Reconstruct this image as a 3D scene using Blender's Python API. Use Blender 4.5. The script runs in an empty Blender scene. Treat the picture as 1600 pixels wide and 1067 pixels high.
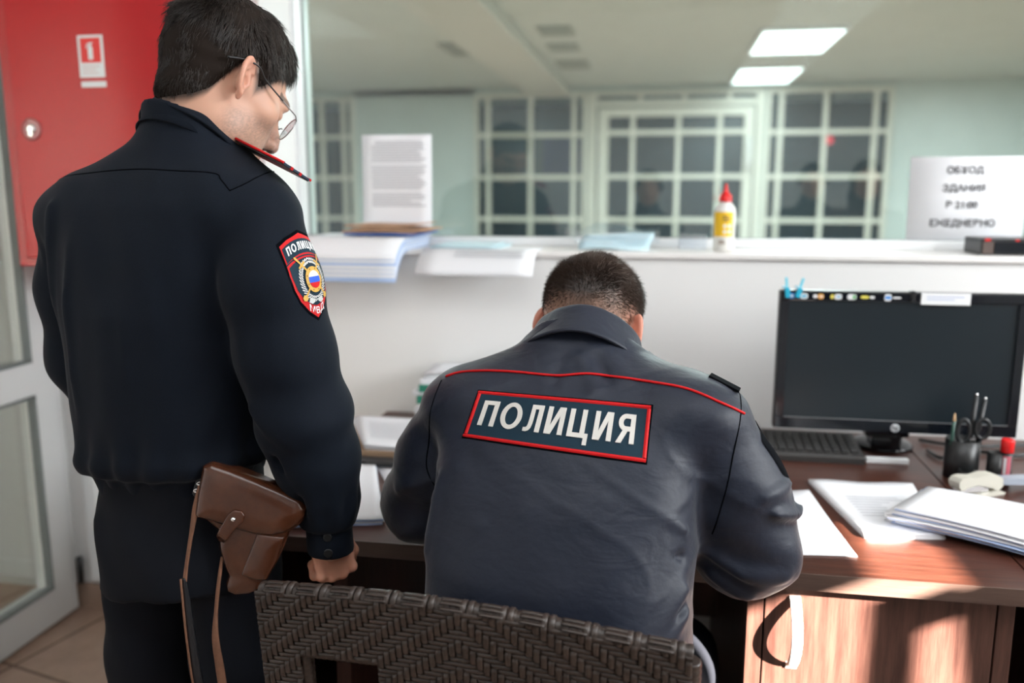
import bpy, bmesh, math, random
import numpy as np
from mathutils import Vector, Matrix
from mathutils.bvhtree import BVHTree
random.seed(7); RNG = np.random.default_rng(11)
scene = bpy.context.scene
COL = scene.collection
R_ = math.radians

# ------------------------------------------------------------------ camera
cam_d = bpy.data.cameras.new('camera'); cam = bpy.data.objects.new('camera', cam_d); COL.objects.link(cam)
cam.location = (0, 0, 1.38)
cam.rotation_euler = (R_(90 - 9.94), 0, R_(10))
cam_d.sensor_width = 36.0; cam_d.lens = 1330 / 1600 * 36.0
cam_d.clip_start = 0.02; cam_d.clip_end = 200
cam_d.dof.use_dof = True; cam_d.dof.focus_distance = 1.27; cam_d.dof.aperture_fstop = 2.1
scene.camera = cam

# ------------------------------------------------------------------ world, sun, large lights, exposure
scene.view_settings.view_transform = 'Standard'; scene.view_settings.look = 'None'
scene.view_settings.exposure = 0.55; scene.view_settings.gamma = 1.0
scene.view_settings.use_curve_mapping = False
world = bpy.data.worlds.new('world'); scene.world = world; world.use_nodes = True
bgn = world.node_tree.nodes['Background']; bgn.inputs[0].default_value = (0.80, 0.90, 1.0, 1); bgn.inputs[1].default_value = 0.5

def area(name, loc, target, sx, sy, power, col=(1, 1, 1), spread=180):
    d = bpy.data.lights.new(name, 'AREA'); d.shape = 'RECTANGLE'; d.size = sx; d.size_y = sy
    d.energy = power; d.color = col; d.spread = R_(spread)
    o = bpy.data.objects.new(name, d); COL.objects.link(o); o.location = loc
    o.rotation_euler = (Vector(target) - Vector(loc)).to_track_quat('-Z', 'Y').to_euler()
    return o
SUN = Vector((-.795, .4775, -.3746)).normalized()
sd = bpy.data.lights.new('sun', 'SUN'); sd.energy = 88.0; sd.angle = R_(0.5); sd.color = (1.0, .88, .77)
so = bpy.data.objects.new('sun', sd); COL.objects.link(so); so.location = (6, -2, 4)
so.rotation_euler = SUN.to_track_quat('-Z', 'Y').to_euler()
# fill lamps added at the side and overhead, plus daylight through the right window
area('side_fill_lamp', (2.52, 1.05, 1.75), (0.2, 1.0, 1.0), 1.7, 1.5, 84, (.95, .98, 1.0))  # added lamp standing before a solid wall, no opening behind it
area('daylight_right_window', (2.55, 0.14, 1.6), (0.2, 1.0, 1.1), .42, .6, 4, (1.0, .95, .9))
area('overhead_fill_lamp', (.2, .3, 2.74), (.2, .3, 0), 2.4, 1.2, 17, (.95, .98, 1.0))  # unseen overhead lamp added as fill
# the hall's own lighting beyond the glass
area('hall_ceiling_light', (1.0, 6.2, 2.55), (1.0, 6.2, 0), .6, 1.1, 110, (.92, .98, 1.0))
area('hall_ceiling_light', (1.0, 8.6, 2.55), (1.0, 8.6, 0), .6, 1.1, 30, (.92, .98, 1.0))
area('hall_ceiling_light', (-2.5, 6.0, 2.55), (-2.5, 6.0, 0), .6, 1.1, 110, (.92, .98, 1.0))
area('hall_ceiling_light', (4.0, 7.0, 2.55), (4.0, 7.0, 0), .6, 1.1, 110, (.92, .98, 1.0))
area('corridor_fill_lamp', (-3.2, 1.6, 2.5), (-3.2, 1.6, 0), .6, 1.2, 4, (1.0, .98, .95))  # unseen lamp added to brighten the corridor mildly

# ------------------------------------------------------------------ materials
def mat(name, col, rough=.6, metal=0., spec=.5, bump=0., bscale=200., bstretch=(1, 1, 1), var=0., vscale=20., vstretch=(1, 1, 1),
        sheen=0., coat=0., emit=None, estr=0., attr=None, alpha=None, bdist=.002, detail=3., col2=None):
    m = bpy.data.materials.new(name); m.use_nodes = True
    nt = m.node_tree; N = nt.nodes; L = nt.links; b = N['Principled BSDF']
    b.inputs['Base Color'].default_value = (*col, 1); b.inputs['Roughness'].default_value = rough
    b.inputs['Metallic'].default_value = metal; b.inputs['Specular IOR Level'].default_value = spec
    if sheen: b.inputs['Sheen Weight'].default_value = sheen; b.inputs['Sheen Roughness'].default_value = .4
    if coat: b.inputs['Coat Weight'].default_value = coat; b.inputs['Coat Roughness'].default_value = .15
    if emit: b.inputs['Emission Color'].default_value = (*emit, 1); b.inputs['Emission Strength'].default_value = estr
    if alpha is not None: b.inputs['Alpha'].default_value = alpha
    tc = N.new('ShaderNodeTexCoord')
    src = None
    if attr:
        a = N.new('ShaderNodeAttribute'); a.attribute_name = attr; src = a.outputs['Color']
    if var:
        mp = N.new('ShaderNodeMapping'); mp.inputs['Scale'].default_value = vstretch
        L.new(tc.outputs['Object'], mp.inputs['Vector'])
        n = N.new('ShaderNodeTexNoise'); n.inputs['Scale'].default_value = vscale; n.inputs['Detail'].default_value = 5
        n.inputs['Roughness'].default_value = .65
        L.new(mp.outputs[0], n.inputs['Vector'])
        rp = N.new('ShaderNodeValToRGB'); rp.color_ramp.elements[0].position = .33; rp.color_ramp.elements[1].position = .67
        c2 = col2 if col2 else tuple(min(1, c * (1 + var)) for c in col); c1 = tuple(c * (1 - var) for c in col) if not col2 else col
        if src is None:
            rp.color_ramp.elements[0].color = (*c1, 1); rp.color_ramp.elements[1].color = (*c2, 1)
            L.new(n.outputs['Fac'], rp.inputs[0]); src = rp.outputs[0]
        else:
            rp.color_ramp.elements[0].color = (1 - var,) * 3 + (1,); rp.color_ramp.elements[1].color = (1, 1, 1, 1)
            L.new(n.outputs['Fac'], rp.inputs[0])
            mx = N.new('ShaderNodeMix'); mx.data_type = 'RGBA'; mx.blend_type = 'MULTIPLY'; mx.inputs[0].default_value = 1
            L.new(src, mx.inputs[6]); L.new(rp.outputs[0], mx.inputs[7]); src = mx.outputs[2]
    if src is not None: L.new(src, b.inputs['Base Color'])
    if bump:
        mp = N.new('ShaderNodeMapping'); mp.inputs['Scale'].default_value = bstretch
        L.new(tc.outputs['Object'], mp.inputs['Vector'])
        n = N.new('ShaderNodeTexNoise'); n.inputs['Scale'].default_value = bscale; n.inputs['Detail'].default_value = detail
        L.new(mp.outputs[0], n.inputs['Vector'])
        bp = N.new('ShaderNodeBump'); bp.inputs['Strength'].default_value = bump; bp.inputs['Distance'].default_value = bdist
        L.new(n.outputs['Fac'], bp.inputs['Height']); L.new(bp.outputs[0], b.inputs['Normal'])
    return m

def glass_mat(name, tint=(1, 1, 1), f0=.08, rough=0.0):
    m = bpy.data.materials.new(name); m.use_nodes = True; nt = m.node_tree; N = nt.nodes; L = nt.links
    N.remove(N['Principled BSDF']); out = N['Material Output']
    t = N.new('ShaderNodeBsdfTransparent'); t.inputs[0].default_value = (*tint, 1)
    g = N.new('ShaderNodeBsdfGlossy'); g.inputs['Roughness'].default_value = rough; g.inputs[0].default_value = (1, 1, 1, 1)
    lw = N.new('ShaderNodeLayerWeight'); lw.inputs[0].default_value = .3
    mr = N.new('ShaderNodeMapRange'); mr.inputs[3].default_value = f0; mr.inputs[4].default_value = .9
    L.new(lw.outputs['Facing'], mr.inputs[0])
    pw = N.new('ShaderNodeMath'); pw.operation = 'POWER'; pw.inputs[1].default_value = 4.0
    L.new(lw.outputs['Facing'], pw.inputs[0]); L.new(pw.outputs[0], mr.inputs[0])
    mx = N.new('ShaderNodeMixShader'); L.new(mr.outputs[0], mx.inputs[0]); L.new(t.outputs[0], mx.inputs[1]); L.new(g.outputs[0], mx.inputs[2])
    L.new(mx.outputs[0], out.inputs[0])
    return m

def wood(name, dark, light, rough=.35, scale=6., stretch=(1, 14, 14), coat=.0):
    m = mat(name, dark, rough=rough, var=.4, vscale=scale, vstretch=stretch, col2=light, bump=.15, bscale=scale * 4, bstretch=stretch, coat=coat)
    return m

M = {}
M['wall_white'] = mat('white_paint', (.83, .83, .82), rough=.55, bump=.05, bscale=120)
M['ledge'] = mat('white_pvc_ledge', (.87, .85, .83), rough=.3)
M['pvc'] = mat('white_pvc', (.82, .84, .85), rough=.28)
M['pvc_cool'] = mat('grey_white_pvc', (.66, .67, .67), rough=.3)
M['gasket'] = mat('grey_rubber_gasket', (.16, .18, .18), rough=.6)
M['red'] = mat('red_enamel', (.50, .008, .012), rough=.3, spec=.35, bump=.03, bscale=60)
M['red_dark'] = mat('red_enamel_frame', (.52, .012, .016), rough=.3)
M['hall_wall'] = mat('pale_teal_paint', (.60, .69, .68), rough=.35, var=.03, vscale=3)
M['hall_ceiling'] = mat('grey_ceiling_board', (.63, .685, .66), rough=.8, var=.03, vscale=4)
M['grille'] = mat('cream_painted_bars', (.72, .73, .66), rough=.5)
M['dark_room'] = mat('dark_blue_grey_partition', (.10, .15, .19), rough=.3)
M['lamp'] = mat('lamp_diffuser', (.9, .95, 1), emit=(.93, .98, 1.0), estr=2.4)
M['glass'] = glass_mat('partition_glass', (.86, .93, .91), .06)
M['door_glass'] = glass_mat('door_glass', (.78, .82, .82), .10)
M['desk'] = wood('dark_red_brown_wood', (.042, .013, .008), (.095, .032, .019), rough=.33)
M['desk_front'] = wood('dark_red_brown_wood_upright', (.045, .0175, .013), (.105, .048, .036), rough=.42, stretch=(14, 14, 1))
M['desk_edge'] = wood('brown_edge_band', (.075, .045, .036), (.115, .074, .06), rough=.35)
M['chrome'] = mat('satin_metal', (.75, .75, .74), rough=.25, metal=1.0)
M['nickel'] = mat('cream_handle', (.82, .80, .74), rough=.3)
M['paper'] = mat('white_paper', (.84, .85, .88), rough=.75)
M['paper_blue'] = mat('blue_tinted_paper', (.42, .55, .80), rough=.7)
M['paper_cyan'] = mat('pale_cyan_paper', (.62, .80, .86), rough=.7)
M['paper_ink'] = mat('printed_text_grey', (.42, .43, .46), rough=.8)
M['ink'] = mat('black_print', (.05, .05, .055), rough=.7)
M['blue_folder'] = mat('blue_folder', (.03, .12, .42), rough=.5)
M['kraft'] = mat('kraft_paper', (.50, .31, .20), rough=.8, var=.12, vscale=30)
M['black'] = mat('black_plastic', (.012, .013, .014), rough=.35)
M['black_gloss'] = mat('black_gloss_plastic', (.006, .008, .012), rough=.10)
M['screen'] = mat('dark_matte_screen', (.010, .017, .022), rough=.34, spec=.4)
M['key'] = mat('dark_grey_keys', (.03, .03, .03), rough=.5)
M['kbd'] = mat('black_grey_keyboard_case', (.035, .033, .032), rough=.45)
M['stapler'] = mat('cream_plastic', (.62, .60, .52), rough=.4)
M['stapler_g'] = mat('grey_plastic', (.32, .36, .42), rough=.4)
M['bright_red'] = mat('bright_red_plastic', (.75, .012, .012), rough=.35)
M['yellow'] = mat('yellow_label', (.95, .58, .02), rough=.5)
M['bottle'] = mat('white_translucent_bottle', (.83, .82, .78), rough=.35)
M['cyan_clip'] = mat('cyan_plastic', (.02, .42, .62), rough=.35)
M['clear_film'] = glass_mat('clear_film', (.93, .95, .97), .12, .15)
M['white_label'] = mat('white_label', (.80, .82, .83), rough=.5)
M['tile'] = None

def tile_mat():
    m = mat('beige_ceramic_tile', (.36, .25, .19), rough=.25, var=.12, vscale=9)
    nt = m.node_tree; N = nt.nodes; L = nt.links; b = N['Principled BSDF']
    src = b.inputs['Base Color'].links[0].from_socket
    tc = N.new('ShaderNodeTexCoord'); mp = N.new('ShaderNodeMapping'); mp.inputs['Rotation'].default_value = (0, 0, R_(14)); mp.inputs['Location'].default_value = (.19, .165, 0)
    L.new(tc.outputs['Object'], mp.inputs['Vector'])
    br = N.new('ShaderNodeTexBrick'); br.offset = 0; br.inputs['Scale'].default_value = 1; br.inputs['Brick Width'].default_value = .42
    br.inputs['Row Height'].default_value = .42; br.inputs['Mortar Size'].default_value = .006; br.inputs['Mortar Smooth'].default_value = .1
    br.inputs['Color1'].default_value = (1, 1, 1, 1); br.inputs['Color2'].default_value = (.93, .93, .93, 1); br.inputs['Mortar'].default_value = (.45, .42, .4, 1)
    L.new(mp.outputs[0], br.inputs['Vector'])
    mx = N.new('ShaderNodeMix'); mx.data_type = 'RGBA'; mx.blend_type = 'MULTIPLY'; mx.inputs[0].default_value = 1
    L.new(src, mx.inputs[6]); L.new(br.outputs['Color'], mx.inputs[7]); L.new(mx.outputs[2], b.inputs['Base Color'])
    return m
M['tile'] = tile_mat()

# ------------------------------------------------------------------ mesh helpers
def link_mesh(name, verts, faces, m, parent=None, smooth=False):
    me = bpy.data.meshes.new(name); me.from_pydata([tuple(map(float, v)) for v in verts], [], [tuple(map(int, f)) for f in faces]); me.update()
    return link_data(name, me, m, parent, smooth)
def link_data(name, me, m, parent=None, smooth=False):
    o = bpy.data.objects.new(name, me); COL.objects.link(o)
    for x in (m if isinstance(m, (list, tuple)) else [m]):
        if x is not None: me.materials.append(x)
    if smooth:
        me.polygons.foreach_set('use_smooth', [True] * len(me.polygons))
    if parent:
        o.parent = parent; o.matrix_parent_inverse = Matrix.Translation(-parent.location) if parent.type == 'EMPTY' and parent.rotation_euler[2] == 0 else parent.matrix_basis.inverted()
    return o
class MB:
    """collects shapes for one mesh"""
    def __init__(s): s.bm = bmesh.new(); s.mi = 0
    def _f(s, faces, mi):
        for f in faces: f.material_index = mi
    def box(s, lo, hi, mi=0, bev=0., mtx=None):
        vs = [s.bm.verts.new((x, y, z)) for x in (lo[0], hi[0]) for y in (lo[1], hi[1]) for z in (lo[2], hi[2])]
        q = [(0, 1, 3, 2), (4, 6, 7, 5), (0, 4, 5, 1), (2, 3, 7, 6), (0, 2, 6, 4), (1, 5, 7, 3)]
        fs = [s.bm.faces.new([vs[i] for i in f]) for f in q]
        if bev > 0:
            r = bmesh.ops.bevel(s.bm, geom=list({e for f in fs for e in f.edges}), offset=bev, segments=2, affect='EDGES', profile=.6)
            allf = set(r['faces']) | {f for f in fs if f.is_valid}
            vs = list({v for f in allf for v in f.verts}); fs = list({f for v in vs for f in v.link_faces})
        s._f(fs, mi)
        if mtx is not None: bmesh.ops.transform(s.bm, matrix=mtx, verts=[v for v in vs if v.is_valid])
        return s
    def obox(s, c, ax, half, mi=0, bev=0.):
        """oriented box: centre, three axes, half sizes"""
        m = Matrix((( ax[0][0], ax[1][0], ax[2][0], c[0]), (ax[0][1], ax[1][1], ax[2][1], c[1]), (ax[0][2], ax[1][2], ax[2][2], c[2]), (0, 0, 0, 1)))
        return s.box([-h for h in half], half, mi, bev, m)
    def tube(s, pts, r, n=10, mi=0, caps=True, closed=False, flat=None):
        pts = [Vector(p) for p in pts]; k = len(pts)
        rs = r if isinstance(r, (list, tuple)) else [r] * k
        up = Vector((0, 0, 1)); rings = []; prev = None
        for i, p in enumerate(pts):
            if closed: t = (pts[(i + 1) % k] - pts[i - 1])
            else: t = pts[min(i + 1, k - 1)] - pts[max(i - 1, 0)]
            t.normalize()
            if prev is None:
                a = t.cross(up)
                if a.length < .05: a = t.cross(Vector((1, 0, 0)))
            else: a = prev - t * prev.dot(t)
            a.normalize(); prev = a; b = t.cross(a)
            fl = flat if flat else 1.
            rings.append([s.bm.verts.new(p + (a * math.cos(q) + b * math.sin(q) * fl) * rs[i]) for q in [2 * math.pi * j / n for j in range(n)]])
        m = k if closed else k - 1
        for i in range(m):
            A, B = rings[i], rings[(i + 1) % k]
            for j in range(n):
                f = s.bm.faces.new((A[j], A[(j + 1) % n], B[(j + 1) % n], B[j])); f.material_index = mi; f.smooth = True
        if caps and not closed:
            f = s.bm.faces.new(rings[0][::-1]); f.material_index = mi
            f = s.bm.faces.new(rings[-1]); f.material_index = mi
        return s
    def lathe(s, c, prof, n=24, mi=0, axis=Vector((0, 0, 1)), mats=None):
        axis = Vector(axis).normalized(); a = axis.cross(Vector((1, 0, 0)) if abs(axis.x) < .9 else Vector((0, 1, 0))).normalized(); b = axis.cross(a); c = Vector(c)
        rings = [[s.bm.verts.new(c + axis * h + (a * math.cos(2 * math.pi * j / n) + b * math.sin(2 * math.pi * j / n)) * max(r, 1e-5)) for j in range(n)] for r, h in prof]
        for i in range(len(prof) - 1):
            for j in range(n):
                f = s.bm.faces.new((rings[i][j], rings[i][(j + 1) % n], rings[i + 1][(j + 1) % n], rings[i + 1][j])); f.smooth = True
                f.material_index = mats[i] if mats else mi
        f = s.bm.faces.new(rings[0][::-1]); f.material_index = mats[0] if mats else mi
        f = s.bm.faces.new(rings[-1]); f.material_index = mats[-1] if mats else mi
        return s
    def prism(s, poly, z0, z1, mi=0, mtx=None):
        """2-D outline extruded along local z"""
        A = [s.bm.verts.new((x, y, z0)) for x, y in poly]; B = [s.bm.verts.new((x, y, z1)) for x, y in poly]; n = len(poly)
        fs = [s.bm.faces.new(A[::-1]), s.bm.faces.new(B)] + [s.bm.faces.new((A[i], A[(i + 1) % n], B[(i + 1) % n], B[i])) for i in range(n)]
        s._f(fs, mi)
        if mtx is not None: bmesh.ops.transform(s.bm, matrix=mtx, verts=A + B)
        return s
    def grid(s, fn, us, vs, mi=0, smooth=True):
        g = [[s.bm.verts.new(fn(u, v)) for v in vs] for u in us]
        for i in range(len(us) - 1):
            for j in range(len(vs) - 1):
                f = s.bm.faces.new((g[i][j], g[i + 1][j], g[i + 1][j + 1], g[i][j + 1])); f.material_index = mi; f.smooth = smooth
        return s
    def build(s, name, m, parent=None, recalc=True, smooth=False):
        if recalc: bmesh.ops.recalc_face_normals(s.bm, faces=s.bm.faces)
        me = bpy.data.meshes.new(name); s.bm.to_mesh(me); s.bm.free()
        return link_data(name, me, m, parent, smooth)
def empty(name, loc=(0, 0, 0)):
    o = bpy.data.objects.new(name, None); COL.objects.link(o); o.location = loc; o.empty_display_size = .05; return o
def tag(o, label, cat, group=None, kind=None):
    o['label'] = label; o['category'] = cat
    if group: o['group'] = group
    if kind: o['kind'] = kind
    return o
def struct(o): o['kind'] = 'structure'; return o
def solidify(o, t, off=-1.):
    md = o.modifiers.new('thickness', 'SOLIDIFY'); md.thickness = t; md.offset = off; return o
def text_geo(s, size, bold=0., extrude=0., align='CENTER', space=1.):
    c = bpy.data.curves.new('t', 'FONT'); c.body = s; c.size = size; c.align_x = align; c.align_y = 'CENTER'; c.offset = bold; c.extrude = extrude; c.resolution_u = 4; c.space_character = space
    o = bpy.data.objects.new('t', c); COL.objects.link(o)
    dg = bpy.context.evaluated_depsgraph_get(); me = bpy.data.meshes.new_from_object(o.evaluated_get(dg))
    vs = [tuple(v.co) for v in me.vertices]; fs = [tuple(p.vertices) for p in me.polygons]
    bpy.data.objects.remove(o); bpy.data.curves.remove(c); bpy.data.meshes.remove(me)
    return vs, fs
def text_bm(mb, s, size, mtx, mi=0, bold=0., space=1.):
    vs, fs = text_geo(s, size, bold, 0, space=space); V = [mb.bm.verts.new(mtx @ Vector(v)) for v in vs]
    for f in fs:
        try: mb.bm.faces.new([V[i] for i in f]).material_index = mi
        except ValueError: pass
def frame_mtx(o, x, y):
    x = Vector(x).normalized(); y = Vector(y); y = (y - x * y.dot(x)).normalized(); z = x.cross(y); o = Vector(o)
    return Matrix(((x[0], y[0], z[0], o[0]), (x[1], y[1], z[1], o[1]), (x[2], y[2], z[2], o[2]), (0, 0, 0, 1)))
# ================================================================== THE SETTING
YW = 2.33      # face of the low wall under the glass
YG = 2.58      # glass plane
fl = MB(); fl.box((-6, -2.1, -.1), (2.7, 2.9, 0)); struct(fl.build('floor', M['tile']))
hf = MB(); hf.box((-8, 2.9, -.1), (9, 14, 0)); struct(hf.build('floor_hall', M['tile']))
ce = MB(); ce.box((-6, -2.1, 2.8), (2.7, 2.66, 2.9)); struct(ce.build('ceiling', M['wall_white']))
# low wall + left upright wall (one white wall with the window opening)
w = MB()
w.box((-1.175, YW, 0), (2.7, 2.66, 1.205))
w.box((-1.98, 2.40, 0), (-1.175, 2.66, 2.8)); w.box((-1.20, 2.31, 1.205), (-1.118, 2.66, 2.8)); w.box((-1.20, YW, 0), (-1.17, 2.5, 1.21))
w.box((-1.175, YW, 2.45), (2.7, 2.66, 2.8))
struct(w.build('wall_front', M['wall_white']))
l = MB(); l.box((-1.16, YW - .012, 1.205), (2.7, 2.60, 1.221), bev=.003); struct(l.build('trim_1', M['ledge']))
# the window over the ledge: frame and pane
fr = MB()
fr.box((-1.135, YG - .03, 1.221), (2.7, YG + .04, 1.247), bev=.004)
fr.box((-1.12, YG - .06, 1.247), (-1.105, YG + .04, 2.45), bev=.004)
fr.box((-1.135, YG - .03, 2.40), (2.7, YG + .04, 2.45), bev=.004)
win = struct(fr.build('window_1', M['pvc']))
gp = MB(); gp.box((-1.106, YG, 1.246), (2.7, YG + .006, 2.41)); gl = gp.build('pane', M['glass'], win)
gk = MB(); gk.box((-1.108, YG - .012, 1.245), (2.7, YG + .002, 1.2485)); gk.box((-1.108, YG - .012, 1.247), (-1.1035, YG + .002, 2.41)); gk.build('gasket', M['gasket'], win)
# skirting
sk = MB(); sk.box((-1.98, 2.385, 0), (-1.2, 2.405, .085), bev=.004); sk.box((-1.2, YW - .014, 0), (2.7, YW + .01, .085), bev=.004)
struct(sk.build('baseboard_front', M['tile']))
bp_ = MB(); bp_.box((-1.845, 2.375, .105), (-1.80, 2.40, 1.3), bev=.004); bp_.box((-1.80, 2.385, .12), (-1.30, 2.40, .15), bev=.004); struct(bp_.build('trim_2', M['pvc']))
# left wall: glazed door, its frame
XL = -1.90
dw = MB(); dw.box((XL - .09, 2.33, 0), (XL - .01, 2.40, 2.8)); dw.box((XL - .09, -2.1, 2.15), (XL - .01, 2.33, 2.8)); dw.box((XL - .09, -2.1, 0), (XL - .01, 1.0, 2.15))
struct(dw.build('wall_left', M['wall_white']))
d = MB()
y0, y1 = 1.30, 2.36
X0, X1 = XL - .05, XL + .015
d.box((X0, y1 - .105, .015), (X1, y1, 2.12), bev=.006); d.box((X0, y0, .015), (X1, y0 + .105, 2.12), bev=.006)
d.box((X0, y0 + .1, .015), (X1, y1 - .1, .13), bev=.006); d.box((X0, y0 + .1, .765), (X1, y1 - .1, .868), bev=.006); d.box((X0, y0 + .1, 2.0), (X1, y1 - .1, 2.12), bev=.006)
door = struct(d.build('door_1', M['pvc_cool']))
for z0, z1 in ((.13, .765), (.868, 2.0)):
    p = MB(); p.box((XL - .022, y0 + .1, z0 - .005), (XL - .014, y1 - .1, z1 + .005)); p.build('pane', M['door_glass'], door)
    q = MB()
    for a, b in (((y0 + .105, z0), (y1 - .105, z0 + .008)), ((y0 + .105, z1 - .008), (y1 - .105, z1)), ((y1 - .113, z0), (y1 - .105, z1)), ((y0 + .105, z0), (y0 + .113, z1))):
        q.box((XL - .01, a[0], a[1]), (XL + .0165, b[0], b[1]))
    q.build('gasket', M['gasket'], door)
h = MB(); h.tube([(X1 + .012, y1 + .004, .10), (X1 + .012, y1 + .004, .19)], .010, 12); h.build('hinge', M['black'], door)
# corridor beyond the door
cw = MB(); cw.box((-4.3, -2.1, 0), (-4.2, 2.66, 2.8)); cw.box((-4.2, 2.5, 0), (-1.98, 2.66, 2.8)); struct(cw.build('wall_corridor', mat('grey_corridor_paint', (.40, .41, .40), rough=.6)))
# back and right walls of the office (behind and beside the camera)
bw = MB()
bw.box((-1.98, -2.1, 0), (2.7, -2.0, 2.8))
struct(bw.build('wall_back', M['wall_white']))
rw = MB()
A0, A1, B0, B1 = -.068, .30, 1.28, 1.815  # opening shaped to limit where the sun falls on the desk
C0, C1, D0, D1 = .25, 1.95, .95, 2.5
rw.box((2.6, -2.0, 0), (2.62, A0, 2.8)); rw.box((2.6, A1, 0), (2.62, 2.66, 2.8)); rw.box((2.6, A0, 0), (2.62, A1, B0)); rw.box((2.6, A0, B1), (2.62, A1, 2.8))
struct(rw.build('wall_right', M['wall_white']))
wf = MB(); wf.box((2.604, .084, B0), (2.616, .130, 1.75)); wf.box((2.604, .112, 1.672), (2.616, A1, 1.738)); wf.prism([(.168, 1.672), (.200, B0), (A1, B0), (A1, 1.672)], 2.606, 2.612, mtx=Matrix(((0, 0, 1, 0), (1, 0, 0, 0), (0, 1, 0, 0), (0, 0, 0, 1)))); wf.box((2.604, A0, B0), (2.616, A1, B0 + .02)); struct(wf.build('sun_shaping_window', M['pvc']))  # unseen bars and slanted panel added to shape the sun patches
wb = MB()
for y in (C0 + .15, (C0 + C1) / 2, C1): wb.box((2.57, y, D0), (2.598, y + .05, D1))
wb.box((2.57, C0 + .15, D0), (2.598, C1 + .05, D0 + .05)); wb.box((2.57, C0 + .15, D1), (2.598, C1 + .05, D1 + .05)); struct(wb.build('added_window_frame', M['pvc']))  # frame added on the solid wall to go with the side fill lamp

# ---- hall behind the glass
YF = 10.3
def FX(x8): return x8
hw = MB()
# solid parts of the far wall (openings: left grille, middle-left grille, gate, right grille)
ZT = 2.53
HW = [(-8, -4.75), (-3.78, -2.27), (-.92, -.90), (1.09, 1.11), (2.46, 9)]
for a, b in HW: hw.box((a, YF, 0), (b, YF + .2, 2.6))
hw.box((-4.75, YF, ZT), (2.46, YF + .2, 2.6)); hw.box((-4.75, YF, 0), (-.9, YF + .2, .3)); hw.box((1.1, YF, 0), (2.46, YF + .2, .3))
struct(hw.build('wall_hall_far', M['hall_wall']))
hs = MB(); hs.box((-8, 2.7, 0), (-7.9, 10.3, 2.6)); hs.box((8.9, 2.7, 0), (9, 10.3, 2.6)); hs.box((-8, 2.66, 0), (-1.98, 2.75, 2.6)); hs.box((2.7, 2.66, 0), (9, 2.75, 2.6)); struct(hs.build('wall_hall_side', M['hall_wall']))
hc = MB(); hc.box((-8, 2.66, 2.6), (9, 14, 2.7)); struct(hc.build('ceiling_hall', M['hall_ceiling']))
be = MB(); be.box((-1.62, 2.8, 2.50), (-1.12, 10.25, 2.6), bev=.01); struct(be.build('trim_3', mat('pale_ceiling_beam', (.66, .68, .64), rough=.7)))
dr = MB(); dr.box((-8, 12.6, 0), (9, 12.8, 2.6)); struct(dr.build('wall_dark_room', M['dark_room']))
# ================================================================== HALL THINGS
def grille(name, x0, x1, z0, z1, vxs, hzs, label, cat, grp=None, outer=.05, gate=False, bar=.055):
    e = empty(name, ((x0 + x1) / 2, YF, 0))
    f = MB()
    y0, y1 = YF - .05, YF + .01
    f.box((x0, y0, z0), (x0 + outer, y1, z1), bev=.004); f.box((x1 - outer, y0, z0), (x1, y1, z1), bev=.004); f.box((x0 + outer, y0, z1 - outer), (x1 - outer, y1, z1), bev=.004); f.box((x0 + outer, y0, z0), (x1 - outer, y1, z0 + outer), bev=.004)
    f.build('frame', M['grille'], e)
    for x in vxs:
        b = MB(); b.box((x - bar / 2, y0 + .01, z0 + outer), (x + bar / 2, y1 - .02, z1 - outer)); b.build('vertical_bar', M['grille'], e)
    for z in hzs:
        b = MB(); b.box((x0 + outer, y0 + .004, z - bar / 2), (x1 - outer, y1 - .026, z + bar / 2)); b.build('horizontal_bar', M['grille'], e)
    p = MB(); p.box((x0 + outer, y1 + .01, z0 + outer), (x1 - outer, y1 + .016, z1 - outer)); p.build('pane', M['glass_dim'], e)
    tag(e, label, cat, grp); return e
M['glass_dim'] = glass_mat('grille_glass', (.78, .86, .90), .03, .35)
HZ = [2.05, 1.555, 1.06]
grille('window_grille', -4.75, -3.78, .30, ZT, [-4.55, -4.20, -3.92], HZ, 'cream barred window grille in the hall, behind the pinned paper notice', 'window grille')
grille('window_grille', -2.27, -.92, .30, ZT, [-2.10, -1.585, -1.07], HZ, 'wide cream barred window grille left of the barred gate', 'window grille')
grille('window_grille', 1.11, 2.46, .30, ZT, [1.27, 1.75, 2.28], HZ, 'wide cream barred window grille right of the gate, above the glue bottle', 'window grille')
g = empty('barred_gate', (.1, YF, 0))
f = MB(); f.box((-.90, YF - .06, 0), (-.80, YF + .02, ZT), bev=.004); f.box((1.0, YF - .06, 0), (1.09, YF + .02, ZT), bev=.004); f.box((-.80, YF - .06, 2.36), (1.0, YF + .02, 2.43), bev=.004)
for x in (-.3, .2, .7): f.box((x - .025, YF - .05, 2.43), (x + .025, YF, ZT))
f.box((-.8, YF - .06, ZT - .045), (1.0, YF + .02, ZT)); f.build('door_frame', M['grille'], g)
lf = MB(); lf.box((-.78, YF - .09, .05), (-.66, YF - .03, 2.34), bev=.004); lf.box((.87, YF - .09, .05), (.98, YF - .03, 2.34), bev=.004); lf.box((-.66, YF - .09, 2.24), (.87, YF - .03, 2.34), bev=.004); lf.box((-.66, YF - .09, .05), (.87, YF - .03, .15), bev=.004)
leaf = lf.build('leaf_frame', M['grille'], g)
for x in (-.38, .14, .60):
    b = MB(); b.box((x - .028, YF - .08, .15), (x + .028, YF - .045, 2.24)); b.build('vertical_bar', M['grille'], g)
for z in (2.06, 1.56, 1.06, .56):
    b = MB(); b.box((-.66, YF - .084, z - .028), (.87, YF - .041, z + .028)); b.build('horizontal_bar', M['grille'], g)
hd = MB(); hd.tube([(.925, YF - .10, 1.62), (.925, YF - .15, 1.64), (.925, YF - .15, 1.96), (.925, YF - .10, 1.98)], .022, 8); hd.build('pull_handle', M['pvc'], g)
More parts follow.
